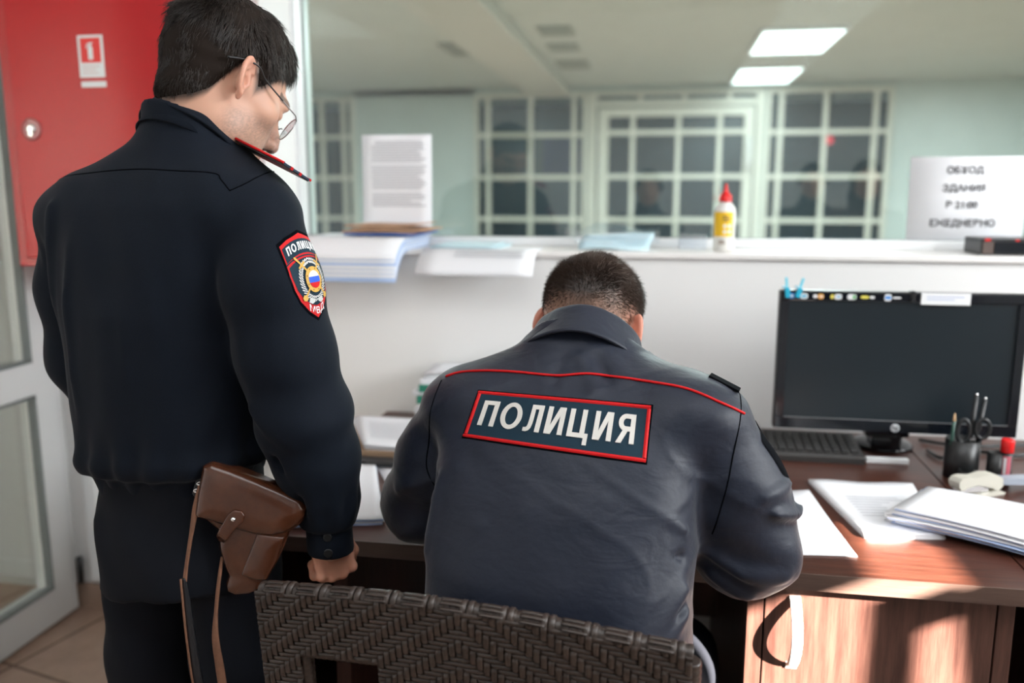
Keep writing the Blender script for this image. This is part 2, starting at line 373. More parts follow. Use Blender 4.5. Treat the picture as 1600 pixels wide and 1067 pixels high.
p = MB(); p.box((-.78, YF, .05), (1.0, YF + .006, ZT - .05)); p.build('pane', M['glass_dim'], g)
tag(g, 'cream barred metal gate with pull handle in the far hall wall', 'gate')
# ceiling lamps and vents
for i, (x, y, sx, sy, lb) in enumerate(((1.0, 7.48, .62, 1.12, 'lit rectangular ceiling lamp in the hall, the larger nearer one'), (1.0, 9.55, .62, 1.2, 'lit rectangular ceiling lamp in the hall, the smaller one just above the gate'))):
    e = empty('ceiling_lamp', (x, y, 2.6)); f = MB()
    for a in ((-1, 0), (1, 0)): f.box((x + a[0] * sx / 2 - .012, y - sy / 2, 2.565), (x + a[0] * sx / 2 + .012, y + sy / 2, 2.6))
    for a in (-1, 1): f.box((x - sx / 2, y + a * sy / 2 - .012, 2.565), (x + sx / 2, y + a * sy / 2 + .012, 2.6))
    f.build('lamp_frame', M['pvc'], e)
    q = MB(); q.box((x - sx / 2 + .012, y - sy / 2 + .012, 2.57), (x + sx / 2 - .012, y + sy / 2 - .012, 2.585)); q.build('diffuser', M['lamp'], e)
    tag(e, lb, 'ceiling lamp', 'ceiling lamps of the hall')
M['vent'] = mat('grey_vent_louvre', (.40, .43, .40), rough=.7)
for (x, y, sx, sy, lb) in ((-.85, 6.75, .26, .34, 'small grey ceiling vent in the hall, nearest of the short row'), (-.88, 7.5, .26, .34, 'small grey ceiling vent in the hall, middle of the short row'), (-.90, 8.5, .30, .5, 'small grey ceiling vent in the hall, farthest of the short row'), (-1.62, 7.45, .55, .6, 'large square grey ceiling vent in the hall left of the small vents')):
    e = empty('ceiling_vent', (x, y, 2.6)); f = MB(); f.box((x - sx / 2, y - sy / 2, 2.58), (x + sx / 2, y + sy / 2, 2.6), bev=.004); f.build('vent_frame', M['vent'], e)
    s = MB()
    for k in range(5): s.box((x - sx / 2 + .02, y - sy / 2 + .03 + k * (sy - .06) / 5, 2.572), (x + sx / 2 - .02, y - sy / 2 + .03 + (k + .5) * (sy - .06) / 5, 2.581))
    s.build('louvre', M['vent'], e); tag(e, lb, 'ceiling vent', 'ceiling vents of the hall')
b = MB(); b.box((-1.75, 12.5, 1.65), (-.85, 12.59, 2.25), bev=.01); b.box((-1.7, 12.48, 2.16), (-.9, 12.5, 2.2), 1)
tag(b.build('notice_board', [mat('deep_blue_board', (.01, .05, .22), rough=.5), M['white_label']]), 'blue notice board seen through the left grille bars in the dark room', 'notice board')
b = MB(); b.lathe((2.0, 11.4, 2.02), [(.03, -.03), (.05, -.02), (.05, .02), (.03, .03)], 16, axis=(0, 1, 0)); b.box((1.98, 11.42, 2.07), (2.02, 11.44, 2.6), 1)
tag(b.build('reflected_lamp_dot', [mat('red_lamp_reflection', (.8, .02, .03), emit=(1, .05, .08), estr=1.4), M['black']]), 'small glowing red dot behind the right grille, standing for a reflected camera lamp', 'lamp')  # glowing disc stands in for a camera's red lamp reflected in the glass

# ================================================================== RED HYDRANT CABINET
e = empty('fire_hose_cabinet', (-1.43, 2.28, 1.174))
Yc = 2.15
b = MB(); b.box((-1.815, Yc + .012, 1.172), (-1.215, 2.396, 2.15), bev=.004); b.build('body', M['red_dark'], e)
b = MB(); b.box((-1.778, Yc - .004, 1.195), (-1.235, Yc + .016, 2.13), bev=.005); dr_ = b.build('cabinet_door', M['red'], e)
k = MB(); k.lathe((-1.722, Yc - .004, 1.551), [(.029, -.001), (.030, .002), (.026, .003), (.024, .0015)], 28, axis=(0, -1, 0), mats=[0, 0, 1, 1]); k.lathe((-1.722, Yc - .006, 1.551), [(.014, 0), (.013, .004), (.006, .005)], 16, mi=2, axis=(0, -1, 0)); k.box((-1.729, Yc - .013, 1.532), (-1.715, Yc - .007, 1.560), 2, .002)
k.build('lock', [mat('red_lock_bezel', (.36, .08, .08), rough=.3), mat('dull_red_glass', (.40, .10, .11), rough=.15), M['chrome']], dr_)
tag(e, 'red metal fire hose cabinet on the wall behind the standing officer', 'cabinet')
s = empty('safety_sign', (-1.52, Yc - .006, 1.726)); ys = Yc - .0045
b = MB(); b.box((-1.560, ys - .0012, 1.684), (-1.485, ys, 1.793), bev=.0005); b.build('sticker', M['white_label'], s)
b = MB(); b.box((-1.552, ys - .0018, 1.722), (-1.493, ys - .001, 1.786)); b.build('red_field', M['bright_red'], s)
b = MB(); mt = frame_mtx((-1.522, ys - .0026, 1.751), (1, 0, 0), (0, 0, 1))
b.prism([(-.0068, -.021), (.0068, -.021), (.0068, .010), (.004, .014), (-.004, .014), (-.0068, .010)], 0, .0006, mtx=mt)
b.prism([(-.003, .014), (.003, .014), (.003, .0185), (.009, .021), (.008, .023), (-.004, .0215), (-.011, .017), (-.012, .007), (-.010, .007), (-.009, .015), (-.003, .018)], 0, .0006, mtx=mt)
b.build('extinguisher_symbol', M['white_label'], s)
b = MB()
for k_, (za, wd) in enumerate(((1.712, .05), (1.703, .040), (1.694, .046))): b.box((-1.550, ys - .0018, za), (-1.550 + wd, ys - .0008, za + .0022))
b.build('small_print', mat('faded_red_print', (.62, .42, .42), rough=.6), s)
tag(s, 'white and red fire extinguisher sticker on the red cabinet door', 'sign')
b = MB(); b.box((-1.558, ys - .001, 1.659), (-1.484, ys, 1.674)); tag(b.build('label_strip', M['white_label']), 'narrow white blank label strip under the extinguisher sticker', 'label')

# ================================================================== DESK
e = empty('office_desk', (-.1, 1.86, 0))
ZD = .75
b = MB(); b.box((-.78, 1.405, ZD - .028), (.619, 2.318, ZD), bev=.0015); b.build('desk_top', M['desk'], e)
b = MB(); b.box((-.78, 1.402, ZD - .029), (.619, 1.406, ZD + .0003)); b.build('edge_band', M['desk_edge'], e)
def panel(lo, hi, nm='side_panel', par=None):
    q = MB(); q.box(lo, hi, bev=.001); return q.build(nm, M['desk_front'], par or e)
panel((.164, 1.432, .0), (.191, 2.30, ZD - .028)); panel((.566, 1.432, 0), (.592, 2.30, ZD - .028))
panel((-.60, 1.44, 0), (-.572, 2.25, ZD - .028)); panel((-.775, 1.44, 0), (-.748, 2.25, ZD - .028))
panel((-.748, 2.00, .28), (-.60, 2.02, ZD - .03), 'back_panel'); panel((-.572, 2.02, .45), (-.50, 2.04, ZD - .03), 'back_panel')
panel((-.10, 2.10, .30), (.164, 2.12, ZD - .03), 'back_panel'); panel((.191, 2.28, .02), (.566, 2.30, ZD - .03), 'back_panel')
panel((-.748, 1.46, .30), (-.60, 2.0, .318), 'shelf')
dr_ = panel((.194, 1.432, .04), (.563, 1.450, ZD - .032), 'cabinet_door')
b = MB(); hx = .2425
pts = []
for i in range(25):
    t = i / 24; pts.append((hx + .002 * math.sin(math.pi * t), 1.432 - .034 * math.sin(math.pi * t) ** .75, .566 + .126 * t))
A = [Vector(p) for p in pts]
def hfn(u, v):
    i = min(int(u * 24), 23); p = A[i].lerp(A[i + 1], u * 24 - i); q = v * 2 * math.pi
    tn = (A[i + 1] - A[i]).normalized(); nn = Vector((1, 0, 0)).cross(tn).normalized()
    return p + Vector((1, 0, 0)) * (.0095 * (abs(math.cos(q)) ** .5) * (1 if math.cos(q) > 0 else -1)) + nn * (.003 * (abs(math.sin(q)) ** .5) * (1 if math.sin(q) > 0 else -1))
b.grid(hfn, [i / 48 for i in range(49)], [i / 16 for i in range(17)])
b.box((hx - .009, 1.4285, .562), (hx + .009, 1.433, .572)); b.box((hx - .009, 1.4285, .686), (hx + .009, 1.433, .696))
b.build('handle', M['nickel'], dr_)
tag(e, 'dark red-brown wooden desk with a cabinet under it, where the seated officer writes', 'desk')
e2 = empty('side_table', (1.1, 1.86, 0))
b = MB(); b.box((.622, 1.407, ZD - .028), (1.55, 2.318, ZD), bev=.0015); b.build('desk_top', M['desk'], e2)
b = MB(); b.box((.622, 1.404, ZD - .029), (1.55, 1.408, ZD + .0003)); b.build('edge_band', M['desk_edge'], e2)
panel((.71, 1.46, 0), (.735, 2.30, ZD - .028), par=e2); panel((1.52, 1.46, 0), (1.545, 2.30, ZD - .028), par=e2); panel((.735, 2.2, .1), (1.52, 2.22, ZD - .028), 'back_panel', e2)
tag(e2, 'second dark wooden desk joined at the right edge, under stapler and marker', 'desk')

# ================================================================== MONITOR
e = empty('computer_monitor', (.545, 2.10, .75))
m0, m1, mb, mtz = .272, .808, .826, 1.156
ym = 2.05; T = lambda x, z, y: Vector((x, y, z))
b = MB(); b.box((m0, ym, mb), (m1, ym + .028, mtz), bev=.005); b.box((m0 + .06, ym + .028, mb + .04), (m1 - .06, ym + .05, mtz - .05), bev=.01); b.build('housing', M['black'], e)
b = MB()
sx0, sx1, sz0, sz1 = m0 + .022, m1 - .022, mb + .030, mtz - .022
for lo, hi in (((m0 + .002, mb + .002), (m1 - .002, sz0)), ((m0 + .002, sz1), (m1 - .002, mtz - .002)), ((m0 + .002, sz0), (sx0, sz1)), ((sx1, sz0), (m1 - .002, sz1))):
    b.box((lo[0], ym - .007, lo[1]), (hi[0], ym + .002, hi[1]), bev=.0015)
b.build('bezel', M['black_gloss'], e)
b = MB(); b.box((sx0 - .001, ym - .002, sz0 - .001), (sx1 + .001, ym + .001, sz1 + .001)); b.build('screen', M['screen'], e)
b = MB(); b.box((sx0, ym - .0075, sz0 - .0006), (sx1, ym - .0068, sz0 + .0009)); b.build('bezel_line', mat('grey_pinstripe', (.25, .26, .27), rough=.3), e)
lx, lz = .545, mb + .0135
b = MB(); b.lathe((lx, ym - .0068, lz), [(.0098, 0), (.0098, .001), (.0088, .0014)], 28, axis=(0, -1, 0))
text_bm(b, 'hp', .0145, frame_mtx((lx, ym - .0085, lz + .0005), (1, 0, 0), (.25, 0, 1)), 1, .0003)
b.build('logo', [mat('silver_logo', (.55, .58, .60), rough=.3), M['black']], e)
b = MB(); b.box((.545 - .05, ym + .05, .80), (.545 + .05, ym + .10, .95), bev=.006); b.box((.52, ym + .085, .757), (.59, ym + .15, .84), bev=.006); b.build('stand_neck', M['black_gloss'], e)
b = MB(); b.lathe((.560, ym + .155, .7505), [(.072, 0), (.072, .006), (.065, .012), (.04, .016)], 40); b.build('stand_base', M['black_gloss'], e)
# stickers on the top bezel, illegible tiny emblems
cols = dict(w=(.75, .77, .78), o=(.75, .38, .08), y=(.70, .62, .10), g=(.14, .42, .16), b=(.05, .25, .65), c=(.15, .45, .62))
ms = {k: mat('sticker_' + k, v, rough=.5) for k, v in cols.items()}
zt = mtz - .012
def blob(mb_, x, w_, h_, mi, dy=0., dz=0.):
    n = 14; mb_.prism([(w_ / 2 * math.copysign(abs(math.cos(a)) ** .6, math.cos(a)), h_ / 2 * math.copysign(abs(math.sin(a)) ** .6, math.sin(a))) for a in [2 * math.pi * i / n for i in range(n)]], dy, dy + .0004, mi, frame_mtx((x, ym - .0072, zt + dz), (1, 0, 0), (0, 0, 1)))
for st in ([('b', .298, .012, .012), ('w', .298, .006, .006)], [('w', .325, .017, .013), ('c', .325, .012, .007)], [('w', .350, .010, .008), ('o', .362, .013, .012), ('w', .363, .007, .004)], [('y', .387, .008, .010), ('w', .400, .016, .013), ('c', .401, .008, .004)], [('w', .430, .020, .013), ('g', .435, .007, .009)], [('y', .458, .018, .007), ('w', .474, .010, .006)], [('w', .508, .016, .016), ('b', .508, .014, .007), ('w', .527, .018, .004)]):
    b = MB()
    for i, (c, x, w_, h_) in enumerate(st): blob(b, x, w_, h_, i, .0005 * i)
    b.build('sticker', [ms[c[0]] for c in st], e)
tag(e, 'black widescreen computer monitor with stickers along its top bezel', 'monitor')
b = MB(); b.box((.578, ym - .0105, mtz - .026), (.682, ym - .0075, mtz + .001), bev=.0008); 
lab = b.build('paper_label', M['white_label'])
b = MB()
for k, z in enumerate((mtz - .009, mtz - .015)): b.box((.59, ym - .0109, z), (.668 - k * .02, ym - .0104, z + .0022))
b.build('faint_print', mat('faint_blue_print', (.45, .52, .70), rough=.6), lab)
tag(lab, 'white paper label stuck across the monitor top edge', 'label')
b = MB(); b.lathe((.561, ym - .0085, mtz - .017), [(.004, 0), (.0045, .004), (.003, .006)], 12, axis=(0, -1, 0)); b.box((.555, ym - .009, mtz - .012), (.567, ym + .01, mtz + .004), 0, .002); tag(b.build('webcam', M['black']), 'tiny black webcam clipped beside the white label on the monitor', 'webcam')
for x, tilt, lb in ((.287, -.10, 'cyan clip on the top left corner of the monitor'), (.314, .30, 'cyan clip leaning right, second from the monitor corner')):
    e = empty('cable_clip', (x, ym, mtz)); b = MB(); mt = Matrix.Translation((x, ym, mtz)) @ Matrix.Rotation(tilt, 4, 'Y')
    b.box((-.0055, -.0135, -.016), (.0055, -.008, .007), 0, .0015, mt); b.box((-.0055, -.010, .002), (.0055, .036, .007), 0, .0015, mt); b.build('clip_body', M['cyan_clip'], e)
    b = MB(); b.box((-.0028, -.004, .007), (.0028, .002, .030), 0, .001, mt); b.build('clip_handle', mat('pale_cyan', (.20, .66, .80), rough=.4), e); tag(e, lb, 'clip')
# keyboard
e = empty('keyboard', (.29, 2.09, .75)); kx0, kx1, ky0, ky1 = .070, .482, 2.03, 2.185
def kz(y): return .768 + (y - ky0) * .10
b = MB(); vs = [(-.0, 0)]; 
b.prism([(ky0, .7505), (ky1, .7505), (ky1, kz(ky1)), (ky0 + .004, kz(ky0)), (ky0, kz(ky0) - .004)], kx0, kx1, mtx=Matrix(((0, 0, 1, 0), (1, 0, 0, 0), (0, 1, 0, 0), (0, 0, 0, 1))))
b.build('keyboard_case', M['kbd'], e)
for r in range(6):
    n = 19; y = ky0 + .022 + r * .0205; b = MB()
    for c in range(n):
        x = kx0 + .012 + c * .0207
        if r == 0 and 4 <= c <= 9 and c != 4: continue
        wx = .0165 if not (r == 0 and c == 4) else .12
        b.box((x, y, kz(y) - .001), (x + wx, y + .0165, kz(y) + .0065), bev=.0018)
    b.build('key_row', M['key'], e)
tag(e, 'black computer keyboard lying under the left side of the monitor', 'keyboard')
b = MB(); b.box((.488, 2.045, .7505), (.583, 2.062, .764), bev=.003); tag(b.build('plastic_strip', M['white_label']), 'slim white plastic strip lying in front of the monitor stand', 'strip')
# cables on the desk
for i, (pts, lb) in enumerate(((((.655, 2.16, .757), (.665, 2.10, .757), (.70, 2.12, .757), (.76, 2.17, .757), (.85, 2.15, .757), (1.0, 2.22, .757)), 'thin black cable looping behind the pen holder'), (((.66, 2.25, .757), (.72, 2.22, .757), (.80, 2.215, .757), (.86, 2.235, .757), (1.0, 2.27, .757)), 'black cable running right across the desk behind the red marker'))):
    b = MB(); cs = [Vector(p) for p in pts]; P = []
    for j in range(len(cs) - 1):
        a0, a1, a2, a3 = cs[max(j - 1, 0)], cs[j], cs[j + 1], cs[min(j + 2, len(cs) - 1)]
        for q in range(8):
            t = q / 8; P.append(.5 * ((2 * a1) + (a2 - a0) * t + (2 * a0 - 5 * a1 + 4 * a2 - a3) * t * t + (3 * a1 - a0 - 3 * a2 + a3) * t ** 3))
    b.tube(P, .0045, 8); tag(b.build('cable', M['black']), lb, 'cable')
# pen organiser
e = empty('pen_organizer', (.70, 1.97, .75)); ox, oy = .695, 1.965
for cx, cy, r, hh, nm in ((ox - .022, oy + .014, .036, .088, 'tall_cup'), (ox + .040, oy - .010, .018, .068, 'small_cup'), (ox - .02, oy - .034, .022, .030, 'clip_tray')):
    b = MB(); b.lathe((cx, cy, .7505), [(r * .93, 0), (r, .002), (r, hh), (r - .003, hh), (r - .004, .006), (.0005, .005)], 28); b.build(nm, M['black'], e)
tag(e, 'black plastic pen organizer in front of the monitor right corner', 'pen holder')
b = MB(); b.tube([(ox - .05, oy + .01, .76), (ox - .052, oy - .01, .885)], .0038, 6, 0); b.tube([(ox - .052, oy - .01, .885), (ox - .0525, oy - .0115, .902)], [.0038, .0012], 6, 1); tag(b.build('pencil', [mat('dark_green_lacquer', (.02, .07, .05), rough=.3), mat('bare_wood', (.75, .50, .28), rough=.7)]), 'dark green pencil standing in the left of the pen organizer', 'pencil')
for dx, z, lb in ((.0, .938, 'black pen tip standing highest in the pen organizer'), (.018, .930, 'black pen beside the highest one in the pen organizer')):
    b = MB(); b.tube([(ox - .01 + dx * .5, oy + .02, .76), (ox - .004 + dx, oy + .012, z)], .005, 10, 0); b.tube([(ox - .004 + dx, oy + .012, z), (ox - .0035 + dx, oy + .0118, z + .006)], [.0035, .0025], 8, 1); tag(b.build('pen', [M['black'], M['chrome']]), lb, 'pen')
e = empty('scissors', (ox, oy, .84)); b = MB()
b.tube([(ox - .03 + .013 * math.cos(a), oy - .005, .862 + .026 * math.sin(a)) for a in [2 * math.pi * i / 20 for i in range(20)]], .0045, 8, closed=True); b.build('left_handle_loop', M['black'], e)
b = MB(); b.tube([(ox + .012 + .015 * math.cos(a), oy + .004, .866 + .022 * math.sin(a)) for a in [2 * math.pi * i / 20 for i in range(20)]], .0045, 8, closed=True); b.build('right_handle_loop', M['black'], e)
b = MB(); b.obox((ox - .012, oy, .80), ((1, 0, 0), (0, 1, 0), (.1, 0, 1)), (.006, .0012, .045)); b.build('blade', M['chrome'], e); tag(e, 'black handled scissors standing in the pen organizer', 'scissors')
e = empty('marker', (.752, 1.945, .75)); b = MB(); b.lathe((.752, 1.945, .7505), [(.0105, 0), (.0115, .002), (.0115, .072)], 20); b.build('barrel', M['black'], e)
b = MB(); b.lathe((.752, 1.945, .8225), [(.0122, 0), (.0135, .001), (.0135, .026), (.0125, .029)], 20); b.build('cap', M['bright_red'], e)
b = MB(); b.grid(lambda u, v: Vector((.752 + .0119 * math.sin(u), 1.945 - .0119 * math.cos(u), .772 + v)), [-.9 + .2 * i for i in range(8)], [0, .02, .044]); b.build('label_wrap', mat('pink_grey_label', (.55, .12, .16), rough=.5), e)
b = MB(); b.grid(lambda u, v: Vector((.752 + .0122 * math.sin(u), 1.945 - .0122 * math.cos(u), .772 + v)), [-.75, -.6, -.45, -.3], [.004, .02, .040]); b.build('label_print', M['white_label'], e)
tag(e, 'black marker with bright red cap standing beside the pen organizer', 'marker')
# stapler
e = empty('stapler', (.68, 1.87, .75)); ax = Vector((.86, .50, 0)).normalized(); ay = Vector((-ax.y, ax.x, 0)); O = Vector((.612, 1.822, .7505))
mt = Matrix(((ax.x, 0, ay.x, O.x), (ax.y, 0, ay.y, O.y), (0, 1, 0, O.z), (0, 0, 0, 1)))
b = MB(); b.prism([(-.006, .002), (.0, .0), (.125, .0), (.128, .004), (.10, .010), (.06, .008), (.02, .009), (.0, .008)], -.015, .015, 0, mt); b.build('base', M['stapler'], e)
b = MB(); b.prism([(-.002, .030), (-.004, .040), (.004, .048), (.02, .049), (.045, .045), (.075, .049), (.10, .046), (.118, .036), (.122, .020), (.108, .010), (.09, .018), (.05, .029), (.018, .026), (.012, .022), (.004, .022)], -.014, .014, 0, mt); o = b.build('top_arm', M['stapler'], e)
b = MB(); b.prism([(.004, .016), (.085, .010), (.085, .017), (.05, .028), (.004, .028)], -.0085, .0085, 0, mt); b.build('magazine', M['chrome'], e)
b = MB(); b.prism([(.118, .022), (.21, .010), (.21, .026), (.121, .034)], -.014, .014, 0, mt); b.build('rear_grip', M['stapler_g'], e)
tag(e, 'cream and grey stapler standing by the thick paper stack', 'stapler')
b = MB(); b.tube([(.775, 1.86, .757), (.90, 1.80, .757)], .005, 10, 0); tag(b.build('pen', mat('blue_pen', (.02, .12, .50), rough=.4)), 'blue pen lying behind the thick paper stack at right', 'pen')

# ================================================================== PAPERS
def sheet(name, corners, z, label, cat='paper', m='paper', t=.0006, lines=(), curl=0., group=None, n=8, par=None, lw=.004, seed=0):
    """one sheet: corners in order near-left, near-right, far-right, far-left"""
    c = [Vector((x, y, 0)) for x, y in corners]; rg = random.Random(seed)
    k1, k2 = rg.uniform(-1, 1), rg.uniform(-1, 1)
    def fn(u, v, dz=0.):
        p = (c[0] * (1 - u) + c[1] * u) * (1 - v) + (c[3] * (1 - u) + c[2] * u) * v
        return Vector((p.x, p.y, z + dz + curl * ((u - .5) ** 2 * 2 * (1 + k1 * .6) + (v - .5) ** 2 * (1 + k2 * .6) + (u * v) ** 3 * 2)))
    b = MB(); g = [i / n for i in range(n + 1)]; b.grid(fn, g, g); bmesh.ops.recalc_face_normals(b.bm, faces=b.bm.faces)
    r = bmesh.ops.solidify(b.bm, geom=b.bm.faces[:], thickness=t)
    o = b.build(name, M[m], par)
    if lines:
        q = MB()
        for v0, ua, ub in lines:
            q.grid(lambda u, v: fn(u, v, t + .0006), [ua + (ub - ua) * i / 6 for i in range(7)], [v0, v0 + lw / 2, v0 + lw])
        q.build('printed_text', M['paper_ink'], o)
    if label: tag(o, label, cat, group)
    return o
def stack(name, corners, z0, n, dz, mats, jitter, label, seed, drop=None, lines=(), cat='paper stack', group=None):
    rg = random.Random(seed); e = empty(name, (sum(c[0] for c in corners) / 4, sum(c[1] for c in corners) / 4, z0)); k = MB()
    cc = [Vector((x, y, 0)) for x, y in corners]
    for i in range(n):
        dx, dy, a = rg.uniform(-jitter, jitter), rg.uniform(-jitter, jitter), rg.uniform(-.04, .04) * (jitter > .002)
        ctr = sum(cc, Vector()) / 4; rot = Matrix.Rotation(a, 3, 'Z'); c = [rot @ (p - ctr) + ctr + Vector((dx, dy, 0)) for p in cc]
        z = z0 + i * dz
        def fn(u, v):
            p = (c[0] * (1 - u) + c[1] * u) * (1 - v) + (c[3] * (1 - u) + c[2] * u) * v
            return Vector((p.x, p.y, z + (drop(u, v, i) if drop else 0)))
        g = [j / 12 for j in range(13)]
        if i < n - 1:
            s = MB(); s.grid(fn, g, g); bmesh.ops.recalc_face_normals(s.bm, faces=s.bm.faces); bmesh.ops.solidify(s.bm, geom=s.bm.faces[:], thickness=dz * .8)
            s.build('sheet', M[mats[i % len(mats)]], e)
        else:
            s = MB(); s.grid(fn, g, g); bmesh.ops.recalc_face_normals(s.bm, faces=s.bm.faces); bmesh.ops.solidify(s.bm, geom=s.bm.faces[:], thickness=.0006)
            o = s.build('top_sheet', M['paper'], e)
            if lines:
                q = MB()
                for v0, ua, ub in lines: q.grid(lambda u, v: fn(u, v) + Vector((0, 0, .0014)), [ua + (ub - ua) * j / 6 for j in range(7)], [v0, v0 + .004, v0 + .009])
                q.build('printed_text', M['paper_ink'], o)
    tag(e, label, cat, group); return e
sheet('paper_sheet', [(.150, 1.470), (.352, 1.488), (.322, 1.812), (.11, 1.79)], .7515, 'white paper sheet lying at the seated officer right elbow', curl=.002, t=.0022, seed=1)
rgl = random.Random(4)
stack('paper_stack', [(.384, 1.576), (.529, 1.596), (.550, 1.888), (.332, 1.878)], .7512, 4, .0022, ['paper'], .002, 'thin pile of white papers in the middle of the desk right side', 3, lines=[(.30 + .05 * i, .2, rgl.uniform(.5, .8)) for i in range(8)], drop=lambda u, v, i: .0015 * (v ** 6) * math.sin(u * 9))
stack('paper_stack', [(.440, 1.640), (.690, 1.502), (.80, 1.672), (.540, 1.782)], .7515, 15, .0018, ['paper', 'paper_blue', 'paper', 'paper'], .009, 'thick stack of printed papers with bluish edges at the right', 8, lines=[(.22 + .07 * i, .10, .18 + rgl.uniform(.05, .3)) for i in range(9)], drop=lambda u, v, i: .0098 * (1 - u) ** .5 + .004 * (1 - u) * i / 14 + .003 * math.sin(u * 3.1))
# left side of the desk
stack('paper_stack', [(-.693, 1.880), (-.50, 1.868), (-.52, 2.135), (-.81, 2.135)], .7725, 6, .0022, ['paper'], .003, 'printed paper pile on the brown folder behind the standing officer sleeve', 5, lines=[(.25 + .055 * i, .12, .85) for i in range(10)])
b = MB(); b.box((-.80, 1.872, .7505), (-.48, 2.13, .771), bev=.004); tag(b.build('folder', mat('tan_card_folder', (.33, .22, .14), rough=.7)), 'tan card folder under the printed paper pile', 'folder')
b = MB(); b.box((-.70, 1.81, .7505), (-.56, 1.862, .762), bev=.004); b.lathe((-.672, 1.82, .756), [(.008, 0), (.008, .010)], 14, axis=(0, -1, 0)); b.tube([(-.66, 1.805, .760), (-.60, 1.80, .763), (-.56, 1.815, .760)], .006, 8); tag(b.build('eyeglass_case', M['black']), 'dark small object lying between the two paper piles at left', 'case')
stack('paper_stack', [(-.715, 1.425), (-.515, 1.487), (-.636, 1.800), (-.78, 1.790)], .7512, 6, .0026, ['paper', 'paper_blue', 'paper'], .003, 'white paper pile at the desk left end beside the officer cuff', 6, drop=lambda u, v, i: .002 * math.sin(u * 5))
sheet('paper_sheet', [(-.50, 1.56), (-.30, 1.62), (-.46, 1.93), (-.645, 1.825)], .7515, 'loose white sheet partly hidden by the seated officer left sleeve', seed=9, curl=.003)
sheet('paper_sheet', [(-.12, 1.60), (.10, 1.60), (.10, 1.89), (-.12, 1.89)], .7515, 'white sheet the seated officer is writing on', seed=12)
# upright tray pile with green edges behind the seated officer's shoulder
M['green_card'] = mat('dark_green_card', (.02, .20, .13), rough=.5)
e = empty('folder_pile', (-.46, 2.17, .75)); zz = .752
for i in range(9):
    th = [.022, .012, .018, .014, .022, .012, .02, .016, .012][i]; dx = [.0, .012, -.004, .01, .004, -.008, .012, .016, .03][i]
    b = MB(); b.box((-.645 + dx, 2.145 + .006 * (i % 3), zz), (-.30 + dx, 2.315, zz + th), bev=.003); b.build('folder_layer', [M['paper'], M['green_card'], M['paper'], M['white_label'], M['green_card'], M['paper'], M['green_card'], M['paper'], M['white_label']][i], e); zz += th
zz += .001
b = MB(); b.grid(lambda u, v: Vector((-.625 + .27 * u, 2.15 + .15 * v, zz + .022 * u + .012 * math.sin(7 * u + 3 * v) * u)), [i / 8 for i in range(9)], [i / 8 for i in range(9)]); solidify(b.build('crumpled_sheet', M['paper'], e), .001)
tag(e, 'pile of green-edged folders behind the seated officer left shoulder', 'folder pile')
# on the ledge
ZL = 1.2215
def over(x0, x1, y_far, length, seed, dip, sag=.35):
    rg = random.Random(seed)
    return x0, x1, y_far, length, dip
def droop_stack(name, x0, x1, yf, length, n, dz, mats, dip, label, seed, lines=(), skew=.0, fan=0., cat='paper stack'):
    """sheets lying on the ledge, their front part hanging over its edge"""
    rg = random.Random(seed); e = empty(name, ((x0 + x1) / 2, yf - length / 2, ZL)); edge = YW - .014
    for i in range(n):
        jx, ll = rg.uniform(-.006, .006), length + fan * (n - 1 - i) / max(n - 1, 1) + rg.uniform(-.004, .004)
        def fn(u, v, lift=0.):
            y = yf - ll * v; over_ = max(0, edge - y); ang = min(over_ / .16, 1) * dip
            zz = ZL + i * dz + lift; 
            if over_ > 0:
                s = over_; y = edge - s * math.cos(ang * .6); zz = zz - s * math.sin(ang) * .9
            return Vector((x0 + (x1 - x0) * u + jx + skew * v, y, zz))
        gu = [j / 6 for j in range(7)]; gv = [j / 20 for j in range(21)]
        s = MB(); s.grid(fn, gu, gv); bmesh.ops.recalc_face_normals(s.bm, faces=s.bm.faces); bmesh.ops.solidify(s.bm, geom=s.bm.faces[:], thickness=dz * .75)
        o = s.build('sheet' if i < n - 1 else 'top_sheet', M[mats[i % len(mats)] if i < n - 1 else 'paper'], e)
        if i == n - 1 and lines:
            q = MB()
            for v0, ua, ub in lines: q.grid(lambda u, v: fn(u, v, .0014 + dz), [ua + (ub - ua) * j / 6 for j in range(7)], [v0, v0 + .012])
            q.build('printed_text', M['paper_ink'], o)
    tag(e, label, cat); return e
droop_stack('paper_stack', -1.02, -.705, 2.54, .325, 12, .0030, ['paper_blue', 'paper', 'paper', 'paper_blue', 'paper'], 1.05, 'white and blue paper pile drooping over the ledge by the standing officer arm', 2, [(.5 + .035 * k, .1, .9) for k in range(7)], skew=-.01, fan=.02)
droop_stack('paper_sheet', -.655, -.335, 2.44, .235, 2, .0016, ['paper'], 1.0, 'white printed sheet hanging over the ledge left of the seated officer head', 4, [(.62 + .05 * k, .30, .9) for k in range(4)], cat='paper')
b = MB(); b.box((-.655, 2.36, ZL), (-.45, 2.55, ZL + .006)); b.box((-.64, 2.35, ZL + .0062), (-.47, 2.54, ZL + .011)); tag(b.build('booklet', M['paper_cyan']), 'pale cyan booklet lying on the ledge beside the brown envelopes', 'booklet')
b = MB(); b.box((-.90, 2.33, ZL + .0385), (-.68, 2.55, ZL + .0435)); tag(b.build('folder', M['blue_folder']), 'blue folder under the brown envelopes on the ledge', 'folder')
